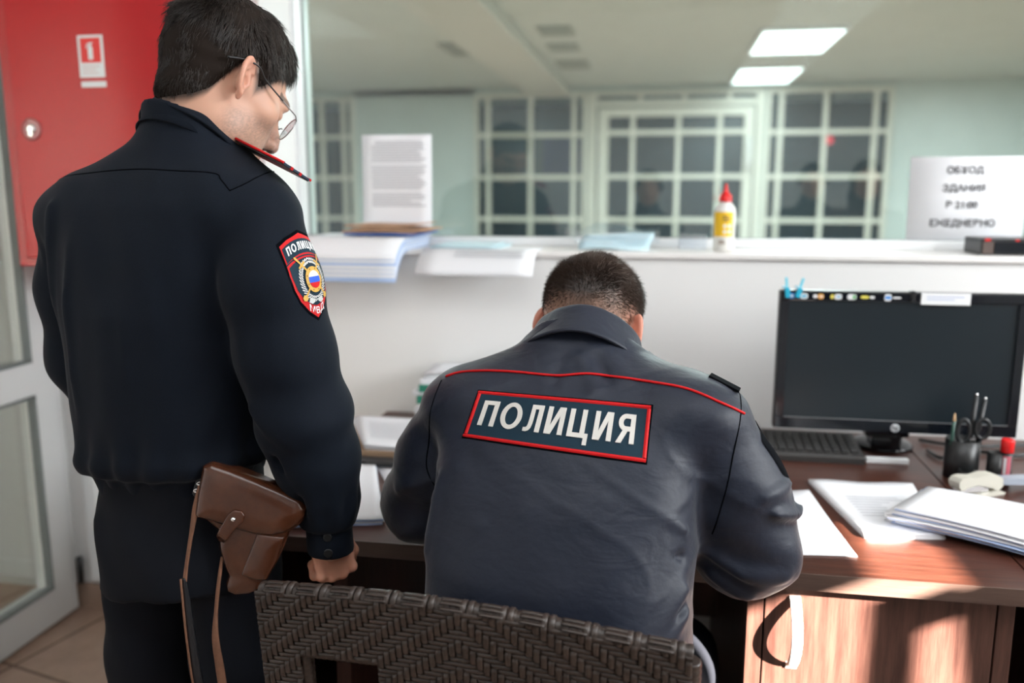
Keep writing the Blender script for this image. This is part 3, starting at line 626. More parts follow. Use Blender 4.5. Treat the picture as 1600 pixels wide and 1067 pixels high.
for i, (dx, lb) in enumerate(((0, 'lowest brown kraft envelope of the pile on the ledge'), (.03, 'middle brown kraft envelope of the pile on the ledge'), (.008, 'topmost brown kraft envelope of the pile on the ledge'))):
    z = ZL + .0500 + i * .0085; b = MB()
    b.grid(lambda u, v: Vector((-.905 + dx + .215 * u, 2.33 + .2 * v, z + .0035 * math.sin(u * 4 + i) * u + (.006 * u ** 4 if i == 2 else 0))), [k / 12 for k in range(13)], [k / 4 for k in range(5)]); bmesh.ops.recalc_face_normals(b.bm, faces=b.bm.faces); bmesh.ops.solidify(b.bm, geom=b.bm.faces[:], thickness=.0045)
    tag(b.build('envelope', M['kraft']), lb, 'envelope', 'brown envelopes on the ledge')
# notice and sign on the glass
b = MB(); yg = YG - .004
b.grid(lambda u, v: Vector((-.925 + .222 * u, yg - .003 * math.sin(3 * v) - .02 * (1 - v) ** 4, 1.236 + .318 * v)), [i / 6 for i in range(7)], [i / 12 for i in range(13)]); 
o = solidify(b.build('paper_notice', M['paper']), .0006, 1)
b = MB(); rg = random.Random(3)
for k in range(27):
    z = .93 - k * .0235; u0 = .14 + (.05 if k in (0, 1) else 0); u1 = rg.uniform(.6, .93) if k % 5 == 4 else rg.uniform(.84, .93)
    if k in (9, 20): continue
    b.grid(lambda u, v: Vector((-.925 + .222 * u, yg - .003 * math.sin(3 * v) - .02 * (1 - v) ** 4 - .0016, 1.236 + .318 * v)), [u0 + (u1 - u0) * j / 4 for j in range(5)], [z, z + .009])
b.build('printed_text', M['paper_ink'], o); tag(o, 'white printed A4 notice leaning on the glass above the envelopes', 'notice')
b = MB(); b.grid(lambda u, v: Vector((.672 + .30 * u, yg - .002 - .012 * (1 - v), 1.249 + .228 * v)), [0, .5, 1], [0, .5, 1]); o = solidify(b.build('paper_sign', M['paper']), .0008, 1)
for k, (tx, z, xs) in enumerate((('ОБХОД', .835, 0), ('ЗДАНИЯ', .62, 0), ('В 21:00', .42, -.004), ('ЕЖЕДНЕВНО', .20, 0))):
    b = MB(); text_bm(b, tx, .0265, frame_mtx((.815 + xs, yg - .0045 - .012 * (1 - z), 1.249 + .228 * z), (1, 0, 0), (0, 0, 1)), 0, .0006)
    b.build('lettering_line', M['ink'], o)
tag(o, 'white sign on the glass reading ОБХОД ЗДАНИЯ В 21:00 ЕЖЕДНЕВНО', 'sign')
# mask bag
e = empty('bag_of_masks', (-.145, 2.44, ZL)); 
for i in range(5):
    b = MB(); b.grid(lambda u, v: Vector((-.235 + .195 * u + .004 * i, 2.40 + .012 * i + .07 * v, ZL + .004 + i * .007 + .010 * math.sin(math.pi * v) + .004 * math.sin(5 * u + i))), [k / 10 for k in range(11)], [k / 6 for k in range(7)]); solidify(b.build('face_mask', M['paper_cyan'], e), .004)
b = MB(); rg = np.random.default_rng(5); ph = rg.uniform(0, 6, 8)
def bagf(u, v):
    a = 2 * math.pi * v; x = -.275 + .265 * u; th = .5 + .5 * math.sin(math.pi * min(max(u, .04), .96)) ** .6
    rz = (.030 + .010 * math.sin(7 * u + ph[0]) + .004 * math.sin(19 * u + ph[1] + 2 * a)) * th; ry = .052 * th
    return Vector((x, 2.445 + ry * math.cos(a), ZL + .0335 + rz * math.sin(a) + .012 * (u < .12)))
b.grid(bagf, [k / 40 for k in range(41)], [k / 20 for k in range(21)]); b.build('plastic_wrap', M['clear_film'], e)
tag(e, 'clear plastic bag of pale blue face masks on the ledge', 'bag')
# clear box by the bottle
b = MB(); b.box((.045, 2.45, ZL), (.12, 2.54, ZL + .040), bev=.003); tag(b.build('clear_box', M['clear_film']), 'small clear plastic box on the ledge left of the glue bottle', 'box')
# glue bottle
e = empty('glue_bottle', (.165, 2.42, ZL)); bx, by = .165, 2.42
b = MB(); b.lathe((bx, by, ZL), [(.026, 0), (.029, .003), (.029, .105), (.027, .116), (.019, .127), (.0145, .131), (.0145, .134)], 32); bt = b.build('bottle', M['bottle'], e)
b = MB(); b.lathe((bx, by, ZL + .133), [(.017, 0), (.0175, .002), (.0165, .018), (.010, .022), (.006, .030), (.0045, .040), (.0035, .048)], 28); b.build('cap', M['bright_red'], e)
b = MB(); b.grid(lambda u, v: Vector((bx + .0293 * math.sin(u), by - .0293 * math.cos(u), ZL + v)), [-1.25 + .17 * i for i in range(13)], [.040, .07, .106]); lb_ = b.build('label', M['yellow'], bt)
b = MB()
for ux in (-.02, .42):
    for vz in (.053, .068):
        b.grid(lambda r, a: Vector((bx + .0296 * math.sin(ux + .16 * r * math.cos(a)), by - .0296 * math.cos(ux + .16 * r * math.cos(a)), ZL + vz + .0052 * r * math.sin(a))), [.01, .5, 1], [2 * math.pi * k / 16 for k in range(17)])
b.build('label_dots', M['white_label'], bt)
for vz, ua, ub in ((.092, -.25, .25), (.086, -.25, .45), (.080, -.2, .3), (.026, -.55, -.05), (.020, -.55, .05)):
    b = MB(); b.grid(lambda u, v: Vector((bx + .0297 * math.sin(u), by - .0297 * math.cos(u), ZL + v)), [ua + (ub - ua) * k / 6 for k in range(7)], [vz, vz + .0035])
    b.build('label_print', mat('brown_print', (.20, .12, .06), rough=.6), bt)
tag(e, 'white glue bottle with red cap and yellow label on the ledge', 'bottle')
# black device at the right end of the ledge
e = empty('desk_radio', (.93, 2.42, ZL)); b = MB(); b.box((.805, 2.37, ZL), (1.06, 2.50, ZL + .042), bev=.004); b.build('case', M['black'], e)
b = MB(); b.box((.835, 2.366, ZL + .006), (1.05, 2.371, ZL + .032), bev=.001); b.build('front_panel', M['black_gloss'], e)
b = MB(); b.box((.808, 2.367, ZL + .003), (.834, 2.371, ZL + .034)); b.build('speaker_mesh', mat('brown_mesh', (.10, .07, .06), rough=.7, bump=.5, bscale=900), e)
b = MB(); b.box((.812, 2.366, ZL + .036), (.825, 2.369, ZL + .042)); b.box((.885, 2.366, ZL + .036), (.893, 2.369, ZL + .040)); b.build('red_button', M['bright_red'], e)
tag(e, 'black electronic device with red buttons at the right end of the ledge', 'device')
# ================================================================== WOVEN CHAIR
def woven_chair():
    e = empty('woven_chair', (-.24, 1.0, 0))
    PL, PR = Vector((-.536, 1.013, 0)), Vector((.053, .960, 0)); ux = (PR - PL); Wd = ux.length; ux.normalize(); ny = Vector((ux.y, -ux.x, 0))   # ny: towards the camera
    def ztop(u):
        t = u / Wd; return .843 - .010 * t + .024 * math.sin(math.pi * min(1, max(0, t))) ** 1.1
    def S(u, v, off=0.):
        t = u / Wd; bow = .020 * math.sin(math.pi * min(1, max(0, t)))
        lean = .10 * v                                     # back leans away as it goes down
        p = PL + ux * u + ny * (bow + off - lean); return Vector((p.x, p.y, ztop(u) - v))
    HT = .42
    def inside(u, v):
        if u < .003 or u > Wd - .003 or v < 0 or v > HT: return False
        if v < .093 or v > .35: return True
        return u < .064 or u > Wd - .062 or .188 < u < .388
    m = mat('brown_plastic_rattan', (.036, .0245, .0195), rough=.33, var=.22, vscale=35, bump=.25, bscale=240, bstretch=(1, 1, .25), bdist=.0008)
    m2 = mat('dark_core', (.012, .009, .008), rough=.7)
    pu, pv = .0092, .0066
    NU, NV = int(Wd / pu), int(HT / pv); peak = .295 / pu
    def over(i, j):
        k = int(round(abs(i + .5 - peak)))
        return ((j - k) % 6) < 3                           # chevron twill: steps climb to the peak from both sides
    b = MB()
    am = .0024
    # upright strands
    for i in range(NU):
        uc = (i + .5) * pu; j = 0
        while j < NV:
            if not inside(uc, (j + .5) * pv): j += 1; continue
            j0 = j
            while j < NV and inside(uc, (j + .5) * pv): j += 1
            sv = []
            for q in range(j0 * 3, j * 3 + 1):
                v = q * pv / 3; jj = v / pv - .5; ja = int(math.floor(jj)); fr_ = jj - ja; fr_ = fr_ * fr_ * (3 - 2 * fr_)
                ha = am if over(i, ja) else -am; hb = am if over(i, ja + 1) else -am
                sv.append((v, ha * (1 - fr_) + hb * fr_))
            prof = [(-.46, -.0006), (-.40, .0009), (-.2, .0016), (.0, .0018), (.2, .0016), (.40, .0009), (.46, -.0006)]
            rows = [[b.bm.verts.new(S(uc + a * pu, v, h + o + .001)) for a, o in prof] for v, h in sv]
            for r in range(len(rows) - 1):
                for c in range(len(prof) - 1):
                    f = b.bm.faces.new((rows[r][c], rows[r][c + 1], rows[r + 1][c + 1], rows[r + 1][c])); f.smooth = True
    # level strands
    for j in range(NV):
        vc = (j + .5) * pv; i = 0
        while i < NU:
            if not inside((i + .5) * pu, vc): i += 1; continue
            i0 = i
            while i < NU and inside((i + .5) * pu, vc): i += 1
            sv = []
            for q in range(i0 * 3, i * 3 + 1):
                u = q * pu / 3; ii = u / pu - .5; ia = int(math.floor(ii)); fr_ = ii - ia; fr_ = fr_ * fr_ * (3 - 2 * fr_)
                ha = -am if over(ia, j) else am; hb = -am if over(ia + 1, j) else am
                sv.append((u, ha * (1 - fr_) + hb * fr_))
            prof = [(-.47, -.0006), (-.38, .0008), (0, .0014), (.38, .0008), (.47, -.0006)]
            rows = [[b.bm.verts.new(S(u, vc + a * pv, h + o)) for a, o in prof] for u, h in sv]
            for r in range(len(rows) - 1):
                for c in range(len(prof) - 1):
                    f = b.bm.faces.new((rows[r][c], rows[r][c + 1], rows[r + 1][c + 1], rows[r + 1][c])); f.smooth = True
    b.build('back_weave', m, e, recalc=False)
    # inner core that closes the weave, and the far side
    k = MB()
    def slab(u0, u1, v0, v1):
        n = max(2, int((u1 - u0) / .02)); us = [u0 + (u1 - u0) * q / n for q in range(n + 1)]
        A = [[k.bm.verts.new(S(u, v, o)) for u in us] for v, o in ((v0, -.004), (v1, -.004), (v1, -.026), (v0, -.026))]
        for r in range(4):
            for q in range(n): k.bm.faces.new((A[r][q], A[r][q + 1], A[(r + 1) % 4][q + 1], A[(r + 1) % 4][q]))
        k.bm.faces.new([A[r][0] for r in range(4)]); k.bm.faces.new([A[r][n] for r in range(4)][::-1])
    slab(.004, Wd - .004, .002, .09); slab(.004, .062, .09, .352); slab(Wd - .06, Wd - .004, .09, .352); slab(.19, .386, .09, .352); slab(.004, Wd - .004, .352, HT)
    k.build('back_core', m2, e)
    # rounded rim wrapped with strands along the top, ends and round the openings
    r = MB()
    def wrap(path, rad, n=12, pitch=.0095, group=0):
        L = [0.]
        for q in range(1, len(path)): L.append(L[-1] + (path[q] - path[q - 1]).length)
        tot = L[-1]; N_ = int(tot / .0016); P, Rr = [], []
        for q in range(N_ + 1):
            s = tot * q / N_; x = 0
            while x < len(L) - 2 and L[x + 1] < s: x += 1
            t = (s - L[x]) / max(L[x + 1] - L[x], 1e-6); P.append(path[x].lerp(path[x + 1], t))
            ph = (s / pitch) % 1; Rr.append(rad * (1 - .13 * (abs(ph - .5) * 2) ** 5))
        r.tube(P, Rr, n)
    top = [S(.004 + (Wd - .008) * q / 50, .004, -.011) for q in range(51)]
    wrap(top, .0125, 14)
    wrap([S(.006, .012 + .4 * q / 20, -.012) for q in range(21)], .0135); wrap([S(Wd - .006, .012 + .4 * q / 20, -.012) for q in range(21)], .0135)
    for u0, u1 in ((.064, .188), (.388, Wd - .062)):
        wrap([S(u0 + (u1 - u0) * q / 12, .092, -.012) for q in range(13)], .011); wrap([S(u0, .09 + .26 * q / 14, -.012) for q in range(15)], .011); wrap([S(u1, .09 + .26 * q / 14, -.012) for q in range(15)], .011)
    r.build('wrapped_rim', m, e)
    # raised bindings over the top rim: groups of level strips held by short cross loops
    t = MB(); q = 0; u = .012
    while u < Wd - .05:
        g = .036
        for row, a in enumerate((-.55, .05, .65)):
            pts = []
            for w_ in range(9):
                uu = u + g * (.06 + .88 * w_ / 8); bump_ = .0006 * math.sin(math.pi * w_ / 8); c = S(uu, .004, -.011); dv = Vector((0, 0, 1)) * math.cos(a + .5) + ny * math.sin(a + .5)
                pts.append(c + dv * (.0118 + bump_))
            t.tube(pts, .0042, 6, flat=.45)
        for d in (.0, .0095):
            uu = u + g + d - .003; c = S(uu, .004, -.011); pts = [c + (Vector((0, 0, 1)) * math.cos(a) + ny * math.sin(a)) * .0128 for a in [-.9 + .24 * w_ for w_ in range(12)]]
            t.tube(pts, .0046, 6, flat=.4)
        u += g + .016; q += 1
    t.build('rim_binding', m, e)
    # seat, apron and legs (behind and below the back)
    fw = -ny
    def at(u, f, z): p = PL + ux * u + fw * f; return Vector((p.x, p.y, z))
    s = MB(); 
    for q in range(26):
        f = .05 + q * .0165; s.tube([at(.01 + (Wd - .02) * w_ / 16, f, .440 + .003 * (1 if (w_ + q) % 2 else -1)) for w_ in range(17)], .0085, 6)
    s.obox(at(Wd / 2, .26, .415), (ux, fw, Vector((0, 0, 1))), (Wd / 2 - .01, .215, .018), 0, .008); s.build('seat', m, e)
    for uu in (.02, Wd - .02):
        for f, zt in ((.045, .45), (.455, .40)):
            l = MB(); l.tube([at(uu, f, zt), at(uu, f + (-.02 if f < .1 else .01), .0)], .019, 12); l.build('leg', m, e)
    tag(e, 'dark brown woven wicker chair the seated officer sits on', 'chair'); return e
woven_chair()
# ================================================================== SOLID MODELLING OF SOFT SHAPES (distance fields -> surface)
class G:
    def __init__(s, lo, hi, h):
        s.lo = np.array(lo, np.float32); s.h = h; n = [int(math.ceil((hi[i] - lo[i]) / h)) + 1 for i in range(3)]; s.n = n
        s.x = (lo[0] + h * np.arange(n[0], dtype=np.float32))[:, None, None]; s.y = (lo[1] + h * np.arange(n[1], dtype=np.float32))[None, :, None]; s.z = (lo[2] + h * np.arange(n[2], dtype=np.float32))[None, None, :]
    def ell(s, c, r, R=None):
        x, y, z = s.x - np.float32(c[0]), s.y - np.float32(c[1]), s.z - np.float32(c[2])
        if R is not None: x, y, z = [R[i][0] * x + R[i][1] * y + R[i][2] * z for i in range(3)]
        k0 = np.sqrt((x / r[0]) ** 2 + (y / r[1]) ** 2 + (z / r[2]) ** 2); k1 = np.sqrt((x / r[0] ** 2) ** 2 + (y / r[1] ** 2) ** 2 + (z / r[2] ** 2) ** 2)
        return (k0 * (k0 - 1) / np.maximum(k1, 1e-6)).astype(np.float32)
    def cap(s, a, b, ra, rb=None):
        rb = ra if rb is None else rb; ab = np.array(b, np.float32) - np.array(a, np.float32); L2 = float(ab @ ab) + 1e-12
        px, py, pz = s.x - np.float32(a[0]), s.y - np.float32(a[1]), s.z - np.float32(a[2])
        t = np.clip((px * ab[0] + py * ab[1] + pz * ab[2]) / np.float32(L2), 0, 1)
        return np.sqrt((px - t * ab[0]) ** 2 + (py - t * ab[1]) ** 2 + (pz - t * ab[2]) ** 2) - (ra + (rb - ra) * t)
    def chain(s, pts, rs, k=.01):
        f = None
        for i in range(len(pts) - 1):
            d = s.cap(pts[i], pts[i + 1], rs[i], rs[i + 1]); f = d if f is None else smin(f, d, k)
        return f
    def loft(s, zs, cx, cy, a, b, p=2.4):
        z = s.z[0, 0]; it = lambda v: np.interp(z, zs, v).astype(np.float32)[None, None, :]
        def sm(v):
            w = np.interp(z, zs, v); k = max(1, int(.02 / s.h)); ker = np.hanning(2 * k + 3); ker /= ker.sum(); return np.convolve(np.pad(w, k + 1, mode='edge'), ker, 'valid').astype(np.float32)[None, None, :]
        CX, CY, A, B = sm(cx), sm(cy), sm(a), sm(b)
        rho = ((np.abs(s.x - CX) / A) ** p + (np.abs(s.y - CY) / B) ** p) ** (1 / p)
        return ((rho - 1) * np.minimum(A, B)).astype(np.float32)
    def fold(s, pts, w, amp, front=None):
        """a soft ridge (amp > 0) or crease (amp < 0) along a line"""
        f = None
        for i in range(len(pts) - 1):
            d = s.cap(pts[i], pts[i + 1], 0.); f = d if f is None else np.minimum(f, d)
        return (amp * np.exp(-(f / w) ** 2)).astype(np.float32)
def smin(a, b, k):
    h = np.clip(.5 + .5 * (b - a) / k, 0, 1); return b + (a - b) * h - k * h * (1 - h)
def smax(a, b, k): return -smin(-a, -b, k)
def surface_nets(F, g, smooth=2):
    nx, ny, nz = F.shape; S = F < 0
    cs = [(i, j, k) for i in (0, 1) for j in (0, 1) for k in (0, 1)]
    sub = lambda A, c: A[c[0]:nx - 1 + c[0], c[1]:ny - 1 + c[1], c[2]:nz - 1 + c[2]]
    cnt = sum(sub(S, c).astype(np.int8) for c in cs); mixed = (cnt > 0) & (cnt < 8)
    I, J, K = np.nonzero(mixed); n = len(I); idx = -np.ones(mixed.shape, np.int64); idx[I, J, K] = np.arange(n)
    pos = np.zeros((n, 3)); num = np.zeros(n)
    for a in range(8):
        for ax in range(3):
            c0 = cs[a]
            if c0[ax]: continue
            c1 = list(c0); c1[ax] = 1
            f0 = F[I + c0[0], J + c0[1], K + c0[2]]; f1 = F[I + c1[0], J + c1[1], K + c1[2]]; cr = (f0 < 0) != (f1 < 0)
            t = np.where(cr, f0 / np.where(cr, f0 - f1, 1), 0); p = np.tile(np.array(c0, float), (n, 1)); p[:, ax] += t
            pos += p * cr[:, None]; num += cr
    pos = pos / num[:, None] + np.stack([I, J, K], 1)
    quads = []
    for ax in range(3):
        sl0 = [slice(None)] * 3; sl1 = [slice(None)] * 3; sl0[ax] = slice(0, -1); sl1[ax] = slice(1, None)
        A, B = S[tuple(sl0)], S[tuple(sl1)]; e = np.argwhere(A != B); o = [d for d in range(3) if d != ax]
        ok = np.all([(e[:, d] > 0) & (e[:, d] < F.shape[d] - 1) for d in o], 0); e = e[ok]; ins = A[tuple(e.T)]
        def cell(d0, d1):
            q = e.copy(); q[:, o[0]] -= d0; q[:, o[1]] -= d1; return idx[tuple(q.T)]
        q = np.stack([cell(1, 1), cell(0, 1), cell(0, 0), cell(1, 0)], 1); flip = ins if ax != 1 else ~ins
        q[~flip] = q[~flip][:, ::-1]; quads.append(q)
    Q = np.concatenate(quads); Q = Q[(Q >= 0).all(1)]
    E_ = np.concatenate([Q[:, [0, 1]], Q[:, [1, 2]], Q[:, [2, 3]], Q[:, [3, 0]]])
    for _ in range(smooth):
        acc = np.zeros_like(pos); c = np.zeros(n)
        for a, b in ((0, 1), (1, 0)):
            for d in range(3): acc[:, d] += np.bincount(E_[:, a], pos[E_[:, b], d], n)
            c += np.bincount(E_[:, a], minlength=n)
        pos = .5 * pos + .5 * acc / np.maximum(c, 1)[:, None]
    return pos * g.h + g.lo, Q
def np_mesh(name, V, Q, m, parent=None, colors=None):
    me = bpy.data.meshes.new(name); V = np.asarray(V, np.float32); Q = np.asarray(Q, np.int32)
    me.vertices.add(len(V)); me.vertices.foreach_set('co', V.ravel()); k = Q.shape[1]
    me.loops.add(Q.size); me.loops.foreach_set('vertex_index', Q.ravel()); me.polygons.add(len(Q))
    me.polygons.foreach_set('loop_start', np.arange(0, Q.size, k, dtype=np.int32)); me.polygons.foreach_set('loop_total', np.full(len(Q), k, np.int32))
    me.update(calc_edges=True); me.validate()
    me.polygons.foreach_set('use_smooth', np.ones(len(me.polygons), bool))
    if colors is not None:
        at = me.color_attributes.new('Col', 'FLOAT_COLOR', 'POINT'); c = np.ones((len(V), 4), np.float32); c[:, :3] = colors; at.data.foreach_set('color', c.ravel())
    o = bpy.data.objects.new(name, me); COL.objects.link(o); me.materials.append(m)
    if parent: o.parent = parent
    return o
def bvh_of(V, Q): return BVHTree.FromPolygons([tuple(map(float, v)) for v in V], [tuple(map(int, q)) for q in Q])
def cast(bvh, pts, d, back=.4):
    d = Vector(d).normalized(); out = []
    for p in pts:
        p = Vector(p); h = bvh.ray_cast(p - d * back, d)
        if h[0] is None: h = bvh.find_nearest(p)
        out.append((h[0], h[1]))
    return out
def spline(pts, n):
    P = [Vector(p) for p in pts]; out = []
    for j in range(len(P) - 1):
        a0, a1, a2, a3 = P[max(j - 1, 0)], P[j], P[j + 1], P[min(j + 2, len(P) - 1)]
        for q in range(n):
            t = q / n; out.append(.5 * ((2 * a1) + (a2 - a0) * t + (2 * a0 - 5 * a1 + 4 * a2 - a3) * t * t + (3 * a1 - a0 - 3 * a2 + a3) * t ** 3))
    return out + [P[-1]]
def seam(name, bvh, pts, d, r, m, parent, lift=.0004, n=8):
    hs = cast(bvh, spline(pts, n), d); P = [h + nn * lift for h, nn in hs]
    for _ in range(2): P = [P[0]] + [(P[i - 1] + P[i] * 2 + P[i + 1]) / 4 for i in range(1, len(P) - 1)] + [P[-1]]
    b = MB(); b.tube(P, r, 8); o = b.build(name, m); o.parent = parent; return o
class Patch:
    """a cloth badge laid on a garment: flat (u, v) shapes are carried onto the surface"""
    def __init__(s, bvh, corners, d, nu=24, nv=14, smooth=4):
        c = [Vector(p) for p in corners]; s.nu, s.nv = nu, nv     # corners: bottom-left, bottom-right, top-right, top-left
        P = np.zeros((nu + 1, nv + 1, 3))
        for i in range(nu + 1):
            for j in range(nv + 1):
                u, v = i / nu, j / nv; p = (c[0] * (1 - u) + c[1] * u) * (1 - v) + (c[3] * (1 - u) + c[2] * u) * v
                h = bvh.ray_cast(p - Vector(d).normalized() * .3, Vector(d).normalized())[0]
                if h is None: h = bvh.find_nearest(p)[0]
                P[i, j] = h
        for _ in range(smooth):
            q = P.copy(); q[1:-1] = .5 * P[1:-1] + .25 * (P[:-2] + P[2:]); P = q; q = P.copy(); q[:, 1:-1] = .5 * P[:, 1:-1] + .25 * (P[:, :-2] + P[:, 2:]); P = q
        s.P = P; du = np.gradient(P, axis=0); dv = np.gradient(P, axis=1); N = np.cross(du, dv); s.N = N / np.linalg.norm(N, axis=2, keepdims=True)
    def at(s, u, v, off=0.):
        a = min(max(u, 0), 1) * s.nu; b = min(max(v, 0), 1) * s.nv; i = min(int(a), s.nu - 1); j = min(int(b), s.nv - 1); a -= i; b -= j
        L = lambda A: (A[i, j] * (1 - a) + A[i + 1, j] * a) * (1 - b) + (A[i, j + 1] * (1 - a) + A[i + 1, j + 1] * a) * b
        return Vector(L(s.P) + L(s.N) * off)
def refine(bm, L, it=5):
    bmesh.ops.triangulate(bm, faces=bm.faces[:])
    for _ in range(it):
        es = [e for e in bm.edges if e.calc_length() > L]
        if not es: break
        bmesh.ops.subdivide_edges(bm, edges=es, cuts=1); bmesh.ops.triangulate(bm, faces=bm.faces[:])
def lay(patch, name, polys, m, parent, off, size, thick=0., L=.006, texts=(), warp=None):
    """polys: outlines in metres inside a badge of the given size (w, h), origin at its centre"""
    b = MB()
    for pl in polys:
        vs = [b.bm.verts.new((x, y, 0)) for x, y in pl]; b.bm.faces.new(vs)
    for t, tw, th, x, y, bold in texts:            # text fitted to a width and a capital height
        vs, fs = text_geo(t, 1.0, bold); A = np.array(vs); x0, x1 = A[:, 0].min(), A[:, 0].max(); cv = np.array(text_geo('О', 1.0, bold)[0]); y0, y1 = cv[:, 1].min(), cv[:, 1].max()
        oy = np.array(text_geo(t, 1.0, bold)[0])[:, 1]; y0 = oy.max() - (y1 - y0)
        T_ = [b.bm.verts.new((x + ((q[0] - x0) / (x1 - x0) - .5) * tw, y + ((q[1] - y0) / (oy.max() - y0) - .5) * th, 0)) for q in A]
        for f in fs:
            try: b.bm.faces.new([T_[i] for i in f])
            except ValueError: pass
    b.bm.normal_update()
    for f in b.bm.faces:
        if f.normal.z < 0: f.normal_flip()
    refine(b.bm, L)
    if warp:
        for v in b.bm.verts: v.co.x, v.co.y = warp(v.co.x, v.co.y)
    for v in b.bm.verts: v.co = patch.at(v.co.x / size[0] + .5, v.co.y / size[1] + .5, off)
    o = b.build(name, m, None, recalc=False); o.parent = parent; return o
def strands(P, D, L, w, droop, N, name, m, parent, segs=4, colors=None):
    """thin tapering hairs: roots P, directions D, lengths L, bent along `droop`"""
    P = np.asarray(P); n = len(P); t = np.linspace(0, 1, segs + 1)
    D = D / np.linalg.norm(D, axis=1, keepdims=True); sd_ = np.cross(D, N); sd_ /= np.maximum(np.linalg.norm(sd_, axis=1, keepdims=True), 1e-6)
    up = np.cross(sd_, D); V = np.zeros((n, segs + 1, 3, 3))
    for i, a in enumerate(t):
        c = P + D * (L[:, None] * a) + droop * (L[:, None] * a * a); ww = w * (1 - a * .85)
        for j, q in enumerate((0, 2.094, 4.189)): V[:, i, j] = c + sd_ * (ww * math.cos(q)) + up * (ww * math.sin(q))
    V = V.reshape(-1, 3); base = (np.arange(n) * (segs + 1) * 3)[:, None, None, None]
    q = np.array([[[i * 3 + j, i * 3 + (j + 1) % 3, (i + 1) * 3 + (j + 1) % 3, (i + 1) * 3 + j] for j in range(3)] for i in range(segs)])[None]
    return np_mesh(name, V, (base + q).reshape(-1, 4), m, parent)

def rotm(rx=0, ry=0, rz=0): return np.array((Matrix.Rotation(rz, 3, 'Z') @ Matrix.Rotation(ry, 3, 'Y') @ Matrix.Rotation(rx, 3, 'X')))
def noise3(V, f, seed, octs=3):
    rg = np.random.default_rng(seed); out = np.zeros(len(V))
    for o in range(octs):
        for _ in range(4):
            k = rg.normal(size=3); k *= f * (2 ** o) / np.linalg.norm(k); out += np.sin(V @ k + rg.uniform(0, 6.28)) / (2 ** o) / 4
    return out

def ear_field(g, sgn, out=30., big=1.):
    c = np.array((sgn * .0735, -.004, .0)); a = math.radians(out); ti = math.radians(12)
    e2 = np.array((-sgn * math.sin(a), math.cos(a), 0.)); e1 = np.array((0, -math.sin(ti), math.cos(ti))); e1 = e1 - e2 * (e1 @ e2); e1 /= np.linalg.norm(e1); e3 = np.cross(e2, e1) * 1.0
    if e3[0] * sgn < 0: e3 = -e3
    o = c - e2 * .012 * big
    x, y, z = g.x - np.float32(o[0]), g.y - np.float32(o[1]), g.z - np.float32(o[2])
    u = (x * e1[0] + y * e1[1] + z * e1[2]) / big; v = (x * e2[0] + y * e2[1] + z * e2[2]) / big; w = (x * e3[0] + y * e3[1] + z * e3[2]) / big
    ru = np.where(u > 0, .030, .031); rv = .0175 + u * .10
    rho = np.sqrt((u / ru) ** 2 + (v / rv) ** 2)
    rim = np.sqrt(((rho - .87) * .0185) ** 2 + (w - .004) ** 2) - (.0036 + .0008 * np.clip(u / .03, -1, 1))
    rim = np.where((v > .006) & (u < .012), np.maximum(rim, (v - .006) * .8), rim)
    plate = np.maximum((rho - .88) * .017, np.abs(w - .0012 + .002 * (rho < .5)) - .0020)
    anti = np.sqrt(((rho - .50) * .018) ** 2 + (w - .003) ** 2) - .0028; anti = np.maximum(anti, v - .002)
    lobe = np.sqrt(((u + .029) / 1.0) ** 2 + ((v - .004) / .9) ** 2 + (w / .55) ** 2) - .0075
    base = np.sqrt((u / 2.2) ** 2 + ((v - .010)) ** 2 + (w + .004) ** 2) - .009
    trag = np.sqrt((u + .006) ** 2 + (v - .013) ** 2 + (w - .004) ** 2) - .0045
    f = smin(smin(plate, rim, .003), smin(anti, lobe, .004), .0025); f = smin(smin(f, trag, .004), base, .006)
    hole = np.sqrt(((u + .004) / 1.5) ** 2 + ((v - .004) / 1.) ** 2 + ((w - .003)) ** 2) - .0050
    return (smax(f, -hole, .002) * big).astype(np.float32)

